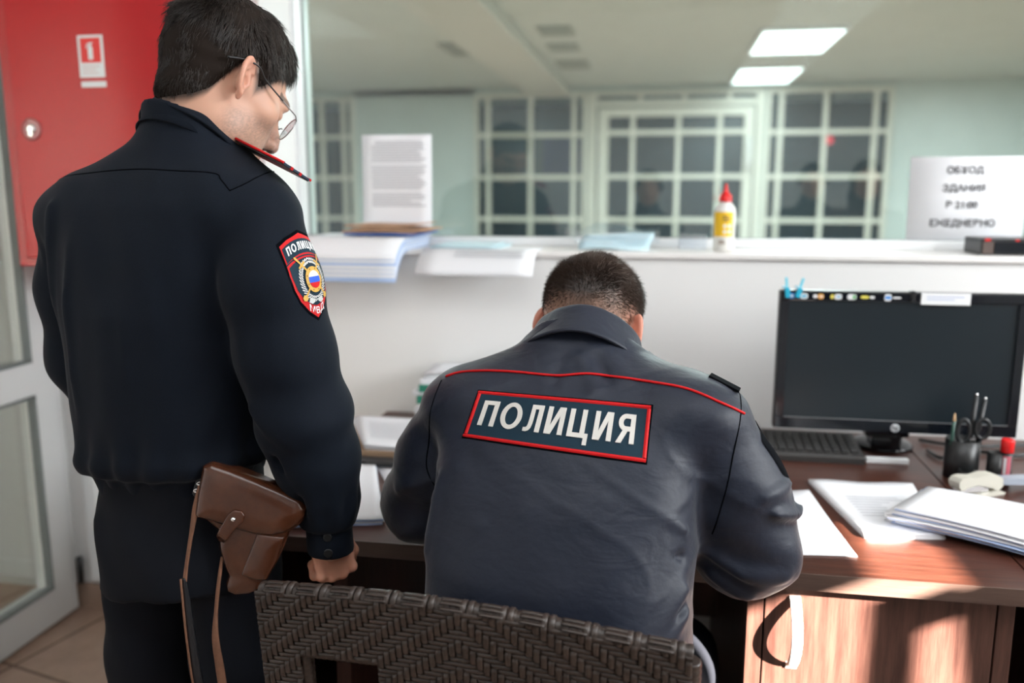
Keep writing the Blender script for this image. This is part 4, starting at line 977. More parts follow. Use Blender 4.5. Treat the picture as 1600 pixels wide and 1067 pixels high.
def make_head(neck_end, neck_r=(.053, .060), h=.0024, nape_fat=0., ear_out=30., lo=(-.105, -.135, -.19), hi=(.105, .14, .13)):
    g = G(lo, hi, h)
    f = g.ell((0, -.012, .033), (.0735, .096, .086)); f = smin(f, g.ell((0, .030, -.028), (.062, .064, .086)), .03); f = smin(f, g.ell((0, .034, -.072), (.052, .050, .040)), .03)
    f = smin(f, g.ell((0, .078, -.096), (.019, .016, .017)), .02)
    for s_ in (-1, 1):
        f = smin(f, g.ell((s_ * .047, .054, -.014), (.020, .020, .018)), .02); f = smin(f, g.ell((s_ * .052, .012, -.062), (.013, .022, .026)), .02)
    f = smin(f, g.cap((-.033, .084, .019), (.033, .084, .019), .0105), .018)
    for s_ in (-1, 1): f = smax(f, -g.ell((s_ * .033, .099, .001), (.019, .017, .012)), .012)
    for s_ in (-1, 1): f = smin(f, g.ell((s_ * .032, .0775, .002), (.0125, .0125, .0115)), .003)
    n = g.chain([(0, .090, .012), (0, .108, -.022), (0, .111, -.034)], [.0075, .0098, .0125], .008)
    for s_ in (-1, 1): n = smin(n, g.ell((s_ * .0125, .1005, -.038), (.0088, .011, .009)), .006)
    f = smin(f, n, .010)
    for s_ in (-1, 1): f = smax(f, -g.ell((s_ * .0068, .106, -.0485), (.0042, .007, .006)), .002)
    f = smin(f, g.ell((0, .090, -.066), (.022, .010, .007)), .008); f = smin(f, g.ell((0, .089, -.0755), (.019, .010, .007)), .008)
    f = smax(f, -g.ell((0, .101, -.0705), (.020, .006, .0012)), .002)
    f = smin(f, g.cap((0, -.030, -.045), neck_end, *neck_r), .030)
    if nape_fat: f = smin(f, g.ell((0, -.062, -.085), (.05, .03, .05)), .03)
    for s_ in (-1, 1): f = smin(f, ear_field(g, s_, ear_out), .004)
    V, Q = surface_nets(f, g, 1); return V, Q
SKIN = np.array((.60, .335, .235))
def skin_colors(V, ears=.5, stub=0., base=SKIN):
    c = np.tile(base, (len(V), 1)); c *= (1 + .05 * noise3(V, 70, 3))[:, None]
    er = np.clip((np.abs(V[:, 0]) - .068) / .012, 0, 1) * (V[:, 1] < .02) * (np.abs(V[:, 2]) < .05); c = c * (1 - er[:, None] * ears) + er[:, None] * ears * np.array((.66, .20, .14))
    ns = np.exp(-(((V[:, 1] - .108) / .02) ** 2 + (V[:, 0] / .02) ** 2 + ((V[:, 2] + .038) / .02) ** 2)); c = c * (1 - .5 * ns[:, None]) + .5 * ns[:, None] * np.array((.62, .25, .19))
    nost = (np.abs(np.abs(V[:, 0]) - .0068) < .0045) & (V[:, 2] < -.042) & (V[:, 2] > -.056) & (V[:, 1] > .095); c[nost] *= .45
    br = (np.abs(V[:, 2] - .024) < .006) & (np.abs(np.abs(V[:, 0]) - .034) < .019) & (V[:, 1] > .05); c[br] = c[br] * .25 + np.array((.02, .013, .009)) * .75
    lp = (np.abs(V[:, 2] + .070) < .011) & (np.abs(V[:, 0]) < .022) & (V[:, 1] > .085); c[lp] = c[lp] * .4 + np.array((.50, .17, .14)) * .6
    if stub:
        z, y = V[:, 2], V[:, 1]; bd = np.clip((-.028 - z + .25 * (y - .02)) / .016, 0, 1) * np.clip((y + .015) / .02, 0, 1) * np.clip((.012 + .2 - np.abs(z)) / .05, 0, 1) * (z > -.14) * (1 - er)
        nz = np.random.default_rng(9).uniform(0, 1, len(V)); bd = bd * stub * (.35 + .65 * nz); c = c * (1 - bd[:, None]) + bd[:, None] * np.array((.13, .105, .09))
    return c
M['skin'] = mat('skin', (1, 1, 1), rough=.48, attr='Col', bump=.12, bscale=900, bdist=.0006)
M['skin'].node_tree.nodes['Principled BSDF'].inputs['Subsurface Weight'].default_value = .12
M['skin'].node_tree.nodes['Principled BSDF'].inputs['Subsurface Radius'].default_value = (.012, .004, .002)
M['skin'].node_tree.nodes['Principled BSDF'].inputs['Subsurface Scale'].default_value = .6
M['hair'] = mat('dark_brown_hair', (.015, .0100, .0075), rough=.75, spec=.12)
M['hair_strand'] = mat('brown_hair_strands', (.021, .0145, .011), rough=.38, spec=.5)
M['hair_strand_light'] = mat('light_hair_strands', (.050, .036, .028), rough=.4, spec=.5)
M['hair_brown'] = mat('brown_cropped_hair', (.040, .022, .014), rough=.5, spec=.4)

def make_hand(curl=(70, 95, 60), spread=.0, mirror=1, h=.0018, thumb=(35, 20)):
    """a right hand hanging down: wrist at the origin, fingers towards -z, palm towards -x, thumb side towards +y"""
    g = G((-.085, -.06, -.20), (.045, .075, .035), h)
    f = g.chain([(0, 0, .03), (0, .0, -.005)], [.027, .026], .01); f = smin(f, g.ell((0, .002, -.045), (.0165, .041, .05)), .02); f = smin(f, g.ell((-.010, .028, -.035), (.015, .016, .030)), .012)
    for i, (yy, l1, l2, l3, r, kz) in enumerate(((.031, .042, .026, .021, .0092, -.088), (.010, .046, .030, .022, .0095, -.092), (-.011, .043, .028, .021, .0090, -.089), (-.031, .034, .021, .019, .0080, -.080))):
        p = np.array((.002, yy, kz + .004)); a = 0; pts = [np.array((.0, yy * .8, kz + .04)), p]
        for l, c in ((l1, curl[0] + 4 * i), (l2, curl[1] + 3 * i), (l3, curl[2])):
            a += math.radians(c); p = p + np.array((-math.sin(a) * l, -yy * .10 * l / .04, -math.cos(a) * l)); pts.append(p)
        f = smin(f, g.chain(pts, [r * 1.05, r * 1.08, r, r * .92, r * .8], .004), .006)
    a, b = math.radians(thumb[0]), math.radians(thumb[1]); p0 = np.array((-.008, .030, -.025)); p1 = p0 + np.array((-.25, math.cos(a) * .6, -math.sin(a) - .35)) * .040; p2 = p1 + np.array((-.65, .12, -.75)) * .032; p3 = p2 + np.array((-.6, -.25, -.7)) * .024
    f = smin(f, g.chain([p0, p1, p2, p3], [.014, .0118, .0105, .0085], .004), .010)
    V, Q = surface_nets(f, g, 1)
    return V, Q
def xform(V, Mx): Mx = np.array(Mx); return np.asarray(V) @ Mx[:3, :3].T + Mx[:3, 3]
def join(parts):
    Vs, Qs, Cs, n = [], [], [], 0
    for V, Q, C in parts: Vs.append(V); Qs.append(np.asarray(Q) + n); Cs.append(C); n += len(V)
    return np.concatenate(Vs), np.concatenate(Qs), np.concatenate(Cs)
def hand_colors(V):
    c = np.tile(SKIN * np.array((1.2, 1.05, 1.02)), (len(V), 1)); k = np.clip((-V[:, 2] - .07) / .03, 0, 1) * .25; c = c * (1 - k[:, None]) + k[:, None] * np.array((.58, .24, .18)); return c * (1 + .06 * noise3(V, 90, 8))[:, None]
def head_mtx(c, heading, pitch, roll=0.): return Matrix.Translation(c) @ Matrix.Rotation(-R_(heading), 4, 'Z') @ Matrix.Rotation(-R_(pitch), 4, 'X') @ Matrix.Rotation(R_(roll), 4, 'Y')

def vnormals(V, Q):
    n = np.cross(V[Q[:, 2]] - V[Q[:, 0]], V[Q[:, 3]] - V[Q[:, 1]]); N = np.zeros_like(V)
    for j in range(4):
        for d in range(3): N[:, d] += np.bincount(Q[:, j], n[:, d], len(V))
    return N / np.maximum(np.linalg.norm(N, axis=1, keepdims=True), 1e-9)
def hair_cap(V, Q, thick, name, Mx, m, parent, clump=.0, seed=1):
    """hair mass: the scalp's own faces raised by `thick` (metres, <= 0 where there is no hair)"""
    N = vnormals(V, Q); keep = (thick[Q] > 0).any(1); ids = np.unique(Q[keep]); mp = -np.ones(len(V), int); mp[ids] = np.arange(len(ids))
    T = np.maximum(thick, -.0012); W = V + N * T[:, None]
    if clump: W = W + N * (clump * noise3(V * np.array((1.0, .55, .55)), 260, seed, 2) * np.clip(thick / .008, 0, 1))[:, None]
    return np_mesh(name, xform(W[ids], Mx), mp[Q[keep]], m, parent)
def smooth01(x): x = np.clip(x, 0, 1); return x * x * (3 - 2 * x)

def glyphs(word, w=.17):
    """bold upright sans capitals as simple outlines, cap height 1; returns outlines and the total width"""
    def ring(cx, cy, rx, ry, tx, ty, a0=0., a1=2 * math.pi, n=28):
        out = []
        for i in range(n):
            p, q = a0 + (a1 - a0) * i / n, a0 + (a1 - a0) * (i + 1) / n
            out.append([(cx + rx * math.cos(p), cy + ry * math.sin(p)), (cx + rx * math.cos(q), cy + ry * math.sin(q)), (cx + (rx - tx) * math.cos(q), cy + (ry - ty) * math.sin(q)), (cx + (rx - tx) * math.cos(p), cy + (ry - ty) * math.sin(p))])
        return out
    bx = lambda x0, y0, x1, y1: [(x0, y0), (x1, y0), (x1, y1), (x0, y1)]
    h = w * .86
    D = {'П': ([bx(0, 0, w, 1), bx(.66 - w, 0, .66, 1), bx(w, 1 - h, .66 - w, 1)], .66),
         'О': (ring(.43, .5, .43, .515, w * 1.02, h), .86),
         'Л': ([bx(.62 - w, 0, .62, 1), bx(.14, 1 - h, .62 - w, 1), [(.14, 1), (.14, .42), (.13, .26), (.10, .16), (.05, .135), (-.03, .135), (-.03, -.005), (.09, -.01), (.19, .03), (.26, .13), (.295, .30), (.30, .5), (.30, 1)]], .62),
         'И': ([bx(0, 0, w, 1), bx(.70 - w, 0, .70, 1), [(w * .8, 0), (w * 1.35, .0), (.70 - w * .8, .79), (.70 - w * .8, 1), (.70 - w * 1.35, 1), (w * .8, .21)]], .70),
         'Ц': ([bx(0, 0, w, 1), bx(.66 - w, 0, .66, 1), bx(w, 0, .66 - w, h), bx(.66, 0, .80, h), bx(.80 - w * .86, -.24, .80, .0)], .80),
         'Я': ([bx(.68 - w, 0, .68, 1), bx(.32, 1 - h, .68 - w, 1), bx(.32, .41, .68 - w, .41 + h)] + ring(.32, .705, .29, .295, w, h, math.pi / 2, 1.5 * math.pi, 16) + [[(-.01, 0), (.19, 0), (.40, .41), (.22, .45)]], .68)}
    out, x = [], 0.
    for c in word:
        pl, wd = D[c]; out += [[(x + p, q) for p, q in o] for o in pl]; x += wd + .185
    return out, x - .185
def word_polys(word, tw, th, cx, cy, w=.17):
    P, W = glyphs(word, w); return [[(cx + (x / W - .5) * tw, cy + (y - .5) * th) for x, y in o] for o in P]
# ================================================================== SEATED OFFICER
M['nylon'] = mat('navy_grey_nylon', (.0075, .0118, .0255), rough=.52, spec=.36, sheen=.22, bump=.45, bscale=75, bstretch=(1, 1, 1.5), bdist=.0012, detail=6, var=.10, vscale=260, vstretch=(1, 1, .25))
def second_bump(m, scale, strength, dist, stretch, distort=1.2):
    nt = m.node_tree; N = nt.nodes; L = nt.links; b = N['Principled BSDF']; old = b.inputs['Normal'].links[0].from_node
    tc = N.new('ShaderNodeTexCoord'); mp = N.new('ShaderNodeMapping'); mp.inputs['Scale'].default_value = stretch; L.new(tc.outputs['Object'], mp.inputs['Vector'])
    n = N.new('ShaderNodeTexNoise'); n.inputs['Scale'].default_value = scale; n.inputs['Detail'].default_value = 2.5; n.inputs['Distortion'].default_value = distort; L.new(mp.outputs[0], n.inputs['Vector'])
    b2 = N.new('ShaderNodeBump'); b2.inputs['Strength'].default_value = strength; b2.inputs['Distance'].default_value = dist; L.new(n.outputs['Fac'], b2.inputs['Height']); L.new(old.outputs[0], b2.inputs['Normal']); L.new(b2.outputs[0], b.inputs['Normal'])
second_bump(M['nylon'], 13, .45, .004, (1.0, 1.0, 1.9))
M['piping'] = mat('red_piping', (.56, .006, .008), rough=.6, spec=.25)
M['seam_dark'] = mat('dark_seam_thread', (.002, .0025, .004), rough=.9, spec=.05)
M['patch_navy'] = mat('teal_navy_badge_cloth', (.0028, .022, .040), rough=.65, spec=.25, bump=.3, bscale=700, bstretch=(1, 1, .3), bdist=.0005)
M['thread_white'] = mat('silver_white_embroidery', (.62, .60, .56), rough=.55, bump=.5, bscale=900, bstretch=(1, .2, 1), bdist=.0006)
M['trouser'] = mat('dark_navy_trouser_cloth', (.0040, .0055, .0095), rough=.85, spec=.2, bump=.25, bscale=500, bdist=.0005)

def seated_officer():
    org = Matrix.Translation((-.137, 1.123, 0)) @ Matrix.Rotation(-R_(8), 4, 'Z')
    zs = [.45, .60, .75, .85, .95, 1.02, 1.07, 1.10, 1.13, 1.16, 1.20]
    cx = [0, 0, -.004, -.008, -.012, -.016, -.018, -.019, -.020, -.020, -.020]
    cy = [-.01, .0, .03, .062, .107, .148, .182, .202, .222, .240, .262]
    a_ = [.18, .19, .195, .196, .200, .206, .200, .168, .108, .080, .070]
    b_ = [.13, .14, .145, .142, .135, .125, .108, .094, .080, .070, .062]
    # ---- body
    hm = head_mtx((-.032, .352, 1.138), 13, 26, 0) @ Matrix.Scale(1.075, 4)
    nb = hm.inverted() @ Vector((-.02, .262, 1.075))
    hv, hq = make_head(tuple(nb), (.056, .064), ear_out=42, nape_fat=1, lo=(-.105, -.16, -.21), hi=(.105, .14, .13))
    hc = skin_colors(hv, .55)
    z, y = hv[:, 2], hv[:, 1]
    # cropped hair shading into the skin at nape and temples
    line = .010 - .05 * np.clip(-y / .1, 0, 1) * .6 + .012 * noise3(hv, 60, 2)
    fade = np.clip((z - line) / .062, 0, 1); front = np.clip((.075 - y) / .02, 0, 1); isear = np.clip((np.abs(hv[:, 0]) - .0745) / .004, 0, 1) * (z < .04) * (y > -.045)
    fd = (fade * front * (1 - isear))[:, None]; hc = hc * (1 - fd) + fd * np.array((.034, .020, .014))
    g = G((-.42, -.2, .40), (.42, .62, 1.18), .010)
    bf = g.loft(zs, cx, cy, [v - .022 for v in a_], [v - .022 for v in b_]); bf = smax(bf, .42 - g.z, .01)
    ra = [(.185, .165, 1.03), (.258, .185, .84), (.185, .47, .80)]; la = [(-.215, .16, 1.03), (-.292, .20, .845), (-.15, .46, .80)]
    bf = smin(bf, g.chain(ra, [.055, .048, .032], .02), .03); bf = smin(bf, g.chain(la, [.055, .048, .032], .02), .03)
    for s_ in (-1, 1): bf = smin(bf, g.chain([(s_ * .09, .03, .50), (s_ * .12, .44, .50), (s_ * .12, .45, .42)], [.075, .058, .055], .03), .03)
    bv, bq = surface_nets(bf, g, 2)
    # hands resting on the paper
    rv, rq = make_hand((18, 30, 20)); rh = Matrix.Translation((.178, .50, .785)) @ Matrix.Rotation(R_(20), 4, 'Z') @ Matrix.Rotation(R_(82), 4, 'X') @ Matrix.Rotation(R_(80), 4, 'Z')
    lv, lq = make_hand((14, 22, 14)); lv = lv * np.array((-1, 1, 1)); lq = lq[:, ::-1]; lh = Matrix.Translation((-.14, .49, .785)) @ Matrix.Rotation(R_(-25), 4, 'Z') @ Matrix.Rotation(R_(82), 4, 'X') @ Matrix.Rotation(R_(-80), 4, 'Z')
    # lower legs and feet are inside the trousers and shoes
    V, Q, C = join([(xform(hv, hm), hq, hc), (bv, bq, np.tile(SKIN, (len(bv), 1))), (xform(rv, rh), rq, hand_colors(rv)), (xform(lv, lh), lq, hand_colors(lv))])
    root = np_mesh('person', V, Q, M['skin'], None, C); root.matrix_world = org
    tag(root, 'person with cropped brown hair in a police jacket, seated and bent over the desk', 'person')
    # ---- cropped hair
    th = (smooth01((hv[:, 2] - .036 - .30 * np.clip(-hv[:, 1] / .1, -.2, 1) * .12) / .05) * .0085 - .0010) * smooth01((.088 - hv[:, 1]) / .02); th[isear > 0] = -.002
    hair = hair_cap(hv, hq, th, 'hair', hm, M['hair_brown'], root, .0012, 4)
    rg = np.random.default_rng(3); ids = rg.integers(0, len(hv), 70000); p = hv[ids] + rg.normal(size=(70000, 3)) * .0012
    nrm = p - np.array((0, -.012, .0)); nrm[:, 0] *= 1.7; nrm[:, 2] *= 1.1; nrm /= np.linalg.norm(nrm, axis=1, keepdims=True)
    ln = .012 - .03 * np.clip(-p[:, 1] / .1, 0, 1); ok = (p[:, 2] > ln + .045 * rg.uniform(0, 1, len(p)) ** 1.5) & (p[:, 1] < .07) & ~((np.abs(p[:, 0]) > .0745) & (p[:, 2] < .035) & (p[:, 1] > -.045)); thp = th[ids][ok][:19000]; p, nrm = p[ok][:19000], nrm[ok][:19000]
    lng = np.clip((p[:, 2] + .01) / .08, .12, 1) * .013 * rg.uniform(.6, 1.2, len(p))
    dn = np.cross(nrm, np.cross(np.tile((0., .35, -1.), (len(p), 1)), nrm)) * 1.0; swirl = np.stack([noise3(p, 50, 11), noise3(p, 50, 12), noise3(p, 50, 13)], 1) * .5
    top = np.clip((p[:, 2] - .07) / .04, 0, 1)[:, None]; d = nrm * (.55 + .5 * top) + dn * (1 - top) * .9 + swirl + np.array((0, .6, 0)) * top + rg.normal(size=p.shape) * .12
    root_off = p - nrm * .001 + nrm * np.maximum(thp * .7, 0)[:, None]
    Rm = np.array(hm)[:3, :3]; strands(xform(root_off, hm), d @ Rm.T, lng, .00042, np.zeros((len(p), 3)), nrm @ Rm.T, 'hair_strands', M['hair_brown'], hair, 3)
    # ---- jacket
    g = G((-.43, -.17, .55), (.42, .60, 1.20), .0042)
    f = g.loft(zs, cx, cy, a_, b_, 2.5)
    f = smin(f, g.ell((.162, .172, 1.062), (.080, .080, .047), rotm(0, R_(18), 0).T), .05); f = smin(f, g.ell((-.175, .165, 1.054), (.082, .08, .048), rotm(0, R_(-18), 0).T), .05)
    rs = g.chain([(.186, .168, 1.030), (.230, .176, .935), (.252, .186, .850), (.246, .25, .824), (.215, .38, .812), (.185, .50, .806)], [.068, .076, .074, .069, .060, .047], .035)
    ls = g.chain([(-.200, .165, 1.028), (-.250, .178, .935), (-.290, .20, .852), (-.278, .28, .828), (-.22, .40, .815), (-.15, .48, .806)], [.066, .068, .066, .064, .058, .047], .035)
    # bunched cloth along the sleeves
    for nm, sl in (('r', 1), ('l', -1)):
        s_ = np.sin((g.y * 46 + g.z * 30 * sl) + 1.3 * np.sin(g.x * 40)) * np.exp(-((g.z - .835) / .05) ** 2) * .0032 + np.sin(g.z * 75 + g.y * 34 + g.x * 25) * np.exp(-((g.z - .90) / .06) ** 2) * .0020
        if sl > 0: rs = rs - s_
        else: ls = ls - s_
    for pts, w_, am in (([(.290, .09, .935), (.325, .16, .915), (.345, .24, .925)], .010, .011), ([(.29, .085, .918), (.33, .16, .900)], .007, -.008), ([(.28, .10, .955), (.32, .17, .965)], .010, .006),
                        ([(.20, .10, .86), (.25, .105, .835), (.31, .13, .83)], .012, .008), ([(.20, .115, .838), (.26, .11, .812)], .008, -.008), ([(.205, .12, .82), (.26, .125, .79)], .010, .006)):
        rs = rs - g.fold(pts, w_, am)
    for pts, w_, am in (([(-.33, .12, 1.0), (-.36, .17, .955)], .012, .010), ([(-.33, .12, .975), (-.365, .18, .935)], .008, -.008), ([(-.23, .10, .93), (-.30, .12, .90)], .010, .006)): ls = ls - g.fold(pts, w_, am)
    f = smin(f, rs, .022); f = smin(f, ls, .020)
    # drag lines and creases of the back
    Fd = [([(.165, .03, .905), (.10, .00, .925), (.03, -.02, .935)], .011, .007), ([(.175, .03, .925), (.12, .01, .955), (.07, .0, .965)], .008, .005), ([(.17, .02, .89), (.11, -.02, .90)], .007, -.006),
          ([(.185, .0, .85), (.13, -.05, .80), (.05, -.10, .775), (-.03, -.115, .775)], .013, .008), ([(.19, .0, .82), (.14, -.05, .775), (.07, -.09, .745)], .010, .007), ([(.19, .0, .835), (.14, -.045, .788), (.07, -.095, .760)], .006, -.006),
          ([(-.19, .03, .93), (-.15, .0, .915), (-.10, -.03, .92)], .010, .005), ([(-.195, .04, .95), (-.205, .035, .90)], .010, -.008), ([(-.185, .03, .955), (-.19, .0, .86)], .012, .006),
          ([(-.12, .1, 1.105), (-.11, .07, 1.075)], .010, -.003), ([(-.06, .1, 1.11), (-.055, .07, 1.08)], .010, -.003), ([(.0, .1, 1.12), (.0, .07, 1.085)], .012, -.004), ([(.04, .1, 1.11), (.02, .07, 1.08)], .010, .003), ([(.10, .1, 1.10), (.10, .07, 1.07)], .012, -.003),
          ([(.0, .14, 1.135), (.03, .10, 1.10)], .011, .005), ([(.045, .16, 1.13), (.075, .13, 1.10)], .010, .007), ([(.025, .15, 1.135), (.05, .12, 1.10)], .007, -.006), ([(-.06, .15, 1.125), (-.10, .13, 1.10)], .011, .004), ([(-.03, .14, 1.13), (-.03, .11, 1.095)], .009, -.004)]
    for pts, w_, am in Fd: f = f - g.fold(pts, w_, am)
    crk = 1 - np.abs(np.sin(g.x * 21 + 2.2 * np.sin(g.z * 19 + .7) + 1.3 * np.sin(g.y * 17))); f = f - .0022 * crk ** 3 * (.5 + .5 * np.sin(g.x * 9 + g.z * 13)) - .0016 * (1 - np.abs(np.sin(g.z * 34 + 2 * np.sin(g.x * 16 + 1)))) ** 3 * (.5 + .5 * np.sin(g.x * 13 - g.z * 8))
    f = f - .0012 * np.sin(g.x * 55 + g.z * 22 + 2 * np.sin(g.z * 18)) * np.sin(g.z * 31 + g.x * 9 + 1) - .0022 * np.sin(g.x * 17 + 1.0) * np.sin(g.z * 14 + .5 + g.x * 6)
    f = smax(f, .57 - g.z, .008); f = smax(f, -g.cap((-.02, .36, 1.30), (-.02, .295, 1.15), .066, .056), .006)
    uzv = (0, math.sin(R_(49)), math.cos(R_(49))); f = smax(f, (g.x + .018) * uzv[0] + (g.y - .259) * uzv[1] + (g.z - 1.128) * uzv[2] + .012 + 3 * np.maximum(np.abs(g.x + .018) - .10, 0) * -1, .006)
    for tip, din in (((.185, .50, .806), (-.25, .95, 0)), ((-.15, .48, .806), (.5, .8, 0))):
        d = np.array(din) / np.linalg.norm(din); pl = (g.x - tip[0]) * d[0] + (g.y - tip[1]) * d[1] + (g.z - tip[2]) * d[2]
        near = np.sqrt((g.x - tip[0]) ** 2 + (g.y - tip[1]) ** 2 + (g.z - tip[2]) ** 2) - .09; f = smax(f, -smax(-(pl - .0), near, .004), .004)
    V, Q = surface_nets(f.astype(np.float32), g, 1)
    jk = np_mesh('police_jacket', V, Q, M['nylon'], root); bv_ = bvh_of(V, Q)
    VD = (-.248, .934, -.258)
    def P(*pts): return pts
    # ---- collar: a turned-down stand collar round the bent neck
    tau = R_(49); C0 = Vector((-.018, .259, 1.128)); fx = Vector((0, math.cos(tau), -math.sin(tau))); uz = Vector((0, math.sin(tau), math.cos(tau)))
    def cfn(th, v):
        # v 0..1: inside bottom -> fold at the top -> outer lower edge
        back = .5 + .5 * math.cos(th); hgt = .050 + .012 * back
        if v < .4: q = v / .4; r, h_ = .0, -.030 + .030 * q + .012 * back * q
        elif v < .6: q = (v - .4) / .2; r, h_ = .0062 * q, .012 * back + .0035 * math.sin(math.pi * q)
        else: q = (v - .6) / .4; r, h_ = .0062 + (.012 + .004 * (1 - back)) * q ** 1.3, .012 * back - hgt * q
        rx, ry = .082 + r, .082 + r; wv = .0016 * math.sin(5 * th + 1) * (v > .5)
        return C0 + Vector((1, 0, 0)) * ((rx + wv) * math.sin(th)) - fx * ((ry + wv) * math.cos(th)) + uz * h_
    b = MB(); b.grid(cfn, [-2.2 + 4.4 * i / 60 for i in range(61)], [i / 24 for i in range(25)]); col = b.build('collar', M['nylon'], None, smooth=True); col.parent = root; solidify(col, .0032, 0)
    # ---- red piping, seams
    pip = [(-0.202, 0.082, 1.105), (-0.173, 0.071, 1.117), (-0.126, 0.07, 1.122), (-0.08, 0.08, 1.12), (-0.024, 0.093, 1.115), (0.018, 0.101, 1.119), (0.058, 0.114, 1.114), (0.108, 0.124, 1.107), (0.158, 0.135, 1.097), (0.2, 0.149, 1.077), (0.233, 0.17, 1.058)]
    seam('red_piping', bv_, pip, VD, .0020, M['piping'], jk, .0012)
    seam('sleeve_seam', bv_, [(0.235, 0.171, 1.093), (0.232, 0.15, 1.06), (0.226, 0.127, 1.008), (0.219, 0.114, 0.958), (0.214, 0.102, 0.924), (0.208, 0.1, 0.895)], VD, .0011, M['seam_dark'], jk, .0002)
    seam('sleeve_seam', bv_, [(-0.209, 0.08, 1.099), (-0.216, 0.056, 1.056), (-0.219, 0.045, 1.009), (-0.221, 0.034, 0.967), (-0.197, 0.01, 0.938)], VD, .0011, M['seam_dark'], jk, .0002)
    # ---- the badge on the back
    W_, H_ = .277, .090
    pt = Patch(bv_, [(-0.151, 0.025, 1.026), (0.108, 0.083, 0.997), (0.114, 0.111, 1.076), (-0.137, 0.055, 1.094)], VD, 28, 12, 3)
    k = np.array(pt.P); back_ = lay(pt, 'police_badge', [[(-W_ / 2, -H_ / 2), (W_ / 2, -H_ / 2), (W_ / 2, H_ / 2), (-W_ / 2, H_ / 2)]], M['seam_dark'], jk, .0010, (W_, H_), L=.010)
    solidify(back_, .0022, -1)
    i1, i2 = .0022, .0078; w2, h2 = W_ / 2, H_ / 2
    lay(pt, 'badge_field', [[(-w2 + i1, -h2 + i1), (w2 - i1, -h2 + i1), (w2 - i1, h2 - i1), (-w2 + i1, h2 - i1)]], M['patch_navy'], back_, .0022, (W_, H_), L=.010)
    def rect(x0, y0, x1, y1): return [(x0, y0), (x1, y0), (x1, y1), (x0, y1)]
    b = MB()
    for r_ in (rect(-w2 + i1, -h2 + i1, w2 - i1, -h2 + i2), rect(-w2 + i1, h2 - i2, w2 - i1, h2 - i1), rect(-w2 + i1, -h2 + i2, -w2 + i2, h2 - i2), rect(w2 - i2, -h2 + i2, w2 - i1, h2 - i2)):
        x0, y0, x1, y1 = r_[0][0], r_[0][1], r_[2][0], r_[2][1]; nu = max(1, int((x1 - x0) / .008)); nv = max(1, int((y1 - y0) / .008))
        if x1 - x0 > y1 - y0: f_ = lambda u, v: pt.at((x0 + (x1 - x0) * u) / W_ + .5, (y0 + (y1 - y0) * v) / H_ + .5, .0022 + .0017 * math.sin(math.pi * v)); b.grid(f_, [i / nu for i in range(nu + 1)], [i / 6 for i in range(7)])
        else: f_ = lambda u, v: pt.at((x0 + (x1 - x0) * u) / W_ + .5, (y0 + (y1 - y0) * v) / H_ + .5, .0022 + .0017 * math.sin(math.pi * u)); b.grid(f_, [i / 6 for i in range(7)], [i / nv for i in range(nv + 1)])
    o = b.build('badge_border', M['piping'], None, recalc=False); o.parent = back_
    tx = lay(pt, 'badge_lettering', word_polys('ПОЛИЦИЯ', .236, .0450, -.002, .003, .185), M['thread_white'], back_, .0036, (W_, H_), L=.006); solidify(tx, .0010, -1)
    # ---- epaulette on his right shoulder, sleeve badge edge, trousers, shoes
    hs = cast(bv_, [(.188, .19, 1.2), (.230, .18, 1.2)], (0, 0, -1), .1); A_, B_ = hs[0][0] + Vector((0, 0, .001)), hs[1][0] + Vector((.003, 0, .002))
    dx_ = (B_ - A_).normalized(); fw_ = Vector((0, 1, -.1)).normalized()
    b = MB(); b.obox((A_ + B_) / 2, (dx_, fw_, dx_.cross(fw_)), ((B_ - A_).length / 2, .020, .0018), 0, .001); o = b.build('epaulette', M['seam_dark'], None); o.parent = root
    hs = cast(bv_, [(.35, .18, .97), (.35, .20, .93)], (-1, -.1, 0), .1)
    ctr = hs[0][0]; nn = hs[0][1]; pt2 = Patch(bv_, [(.34, .150, .945), (.34, .230, .945), (.34, .230, 1.045), (.34, .150, 1.045)], (-1, 0, .0), 12, 14, 3)
    lay(pt2, 'sleeve_badge', [[(-.038, .03), (0, .052), (.038, .03), (.036, -.02), (0, -.05), (-.036, -.02)]], M['seam_dark'], jk, .0015, (.08, .105), L=.01)
    g = G((-.24, -.2, .0), (.24, .62, .62), .008)
    f = smin(g.ell((0, -.01, .53), (.18, .145, .11)), g.chain([(-.10, .03, .51), (-.125, .42, .505), (-.125, .44, .07)], [.098, .075, .052], .04), .03); f = smin(f, g.chain([(.10, .03, .51), (.125, .42, .505), (.125, .44, .07)], [.098, .075, .052], .04), .03)
    f = f - .003 * np.sin(g.y * 60 + g.z * 20) * np.exp(-((g.z - .5) / .08) ** 2); f = smax(f, .035 - g.z, .01)
    v3, q3 = surface_nets(f.astype(np.float32), g, 2); np_mesh('trousers', v3, q3, M['trouser'], root)
    for s_ in (-1, 1):
        g = G((s_ * .125 - .06, .34, .0), (s_ * .125 + .06, .66, .12), .006); f = smin(g.ell((s_ * .125, .46, .05), (.042, .07, .045)), g.ell((s_ * .125, .56, .035), (.044, .08, .032)), .03); f = smax(f, .002 - g.z, .004)
        v4, q4 = surface_nets(f.astype(np.float32), g, 2); np_mesh('shoe', v4, q4, M['black'], root)
    b = MB(); b.tube([(.10, .60, .765), (.135, .565, .86)], .0045, 10); o = b.build('pen', M['black']); o.matrix_world = org
    tag(o, 'black pen held in the seated officer right hand', 'pen')
    return root
seated_officer()
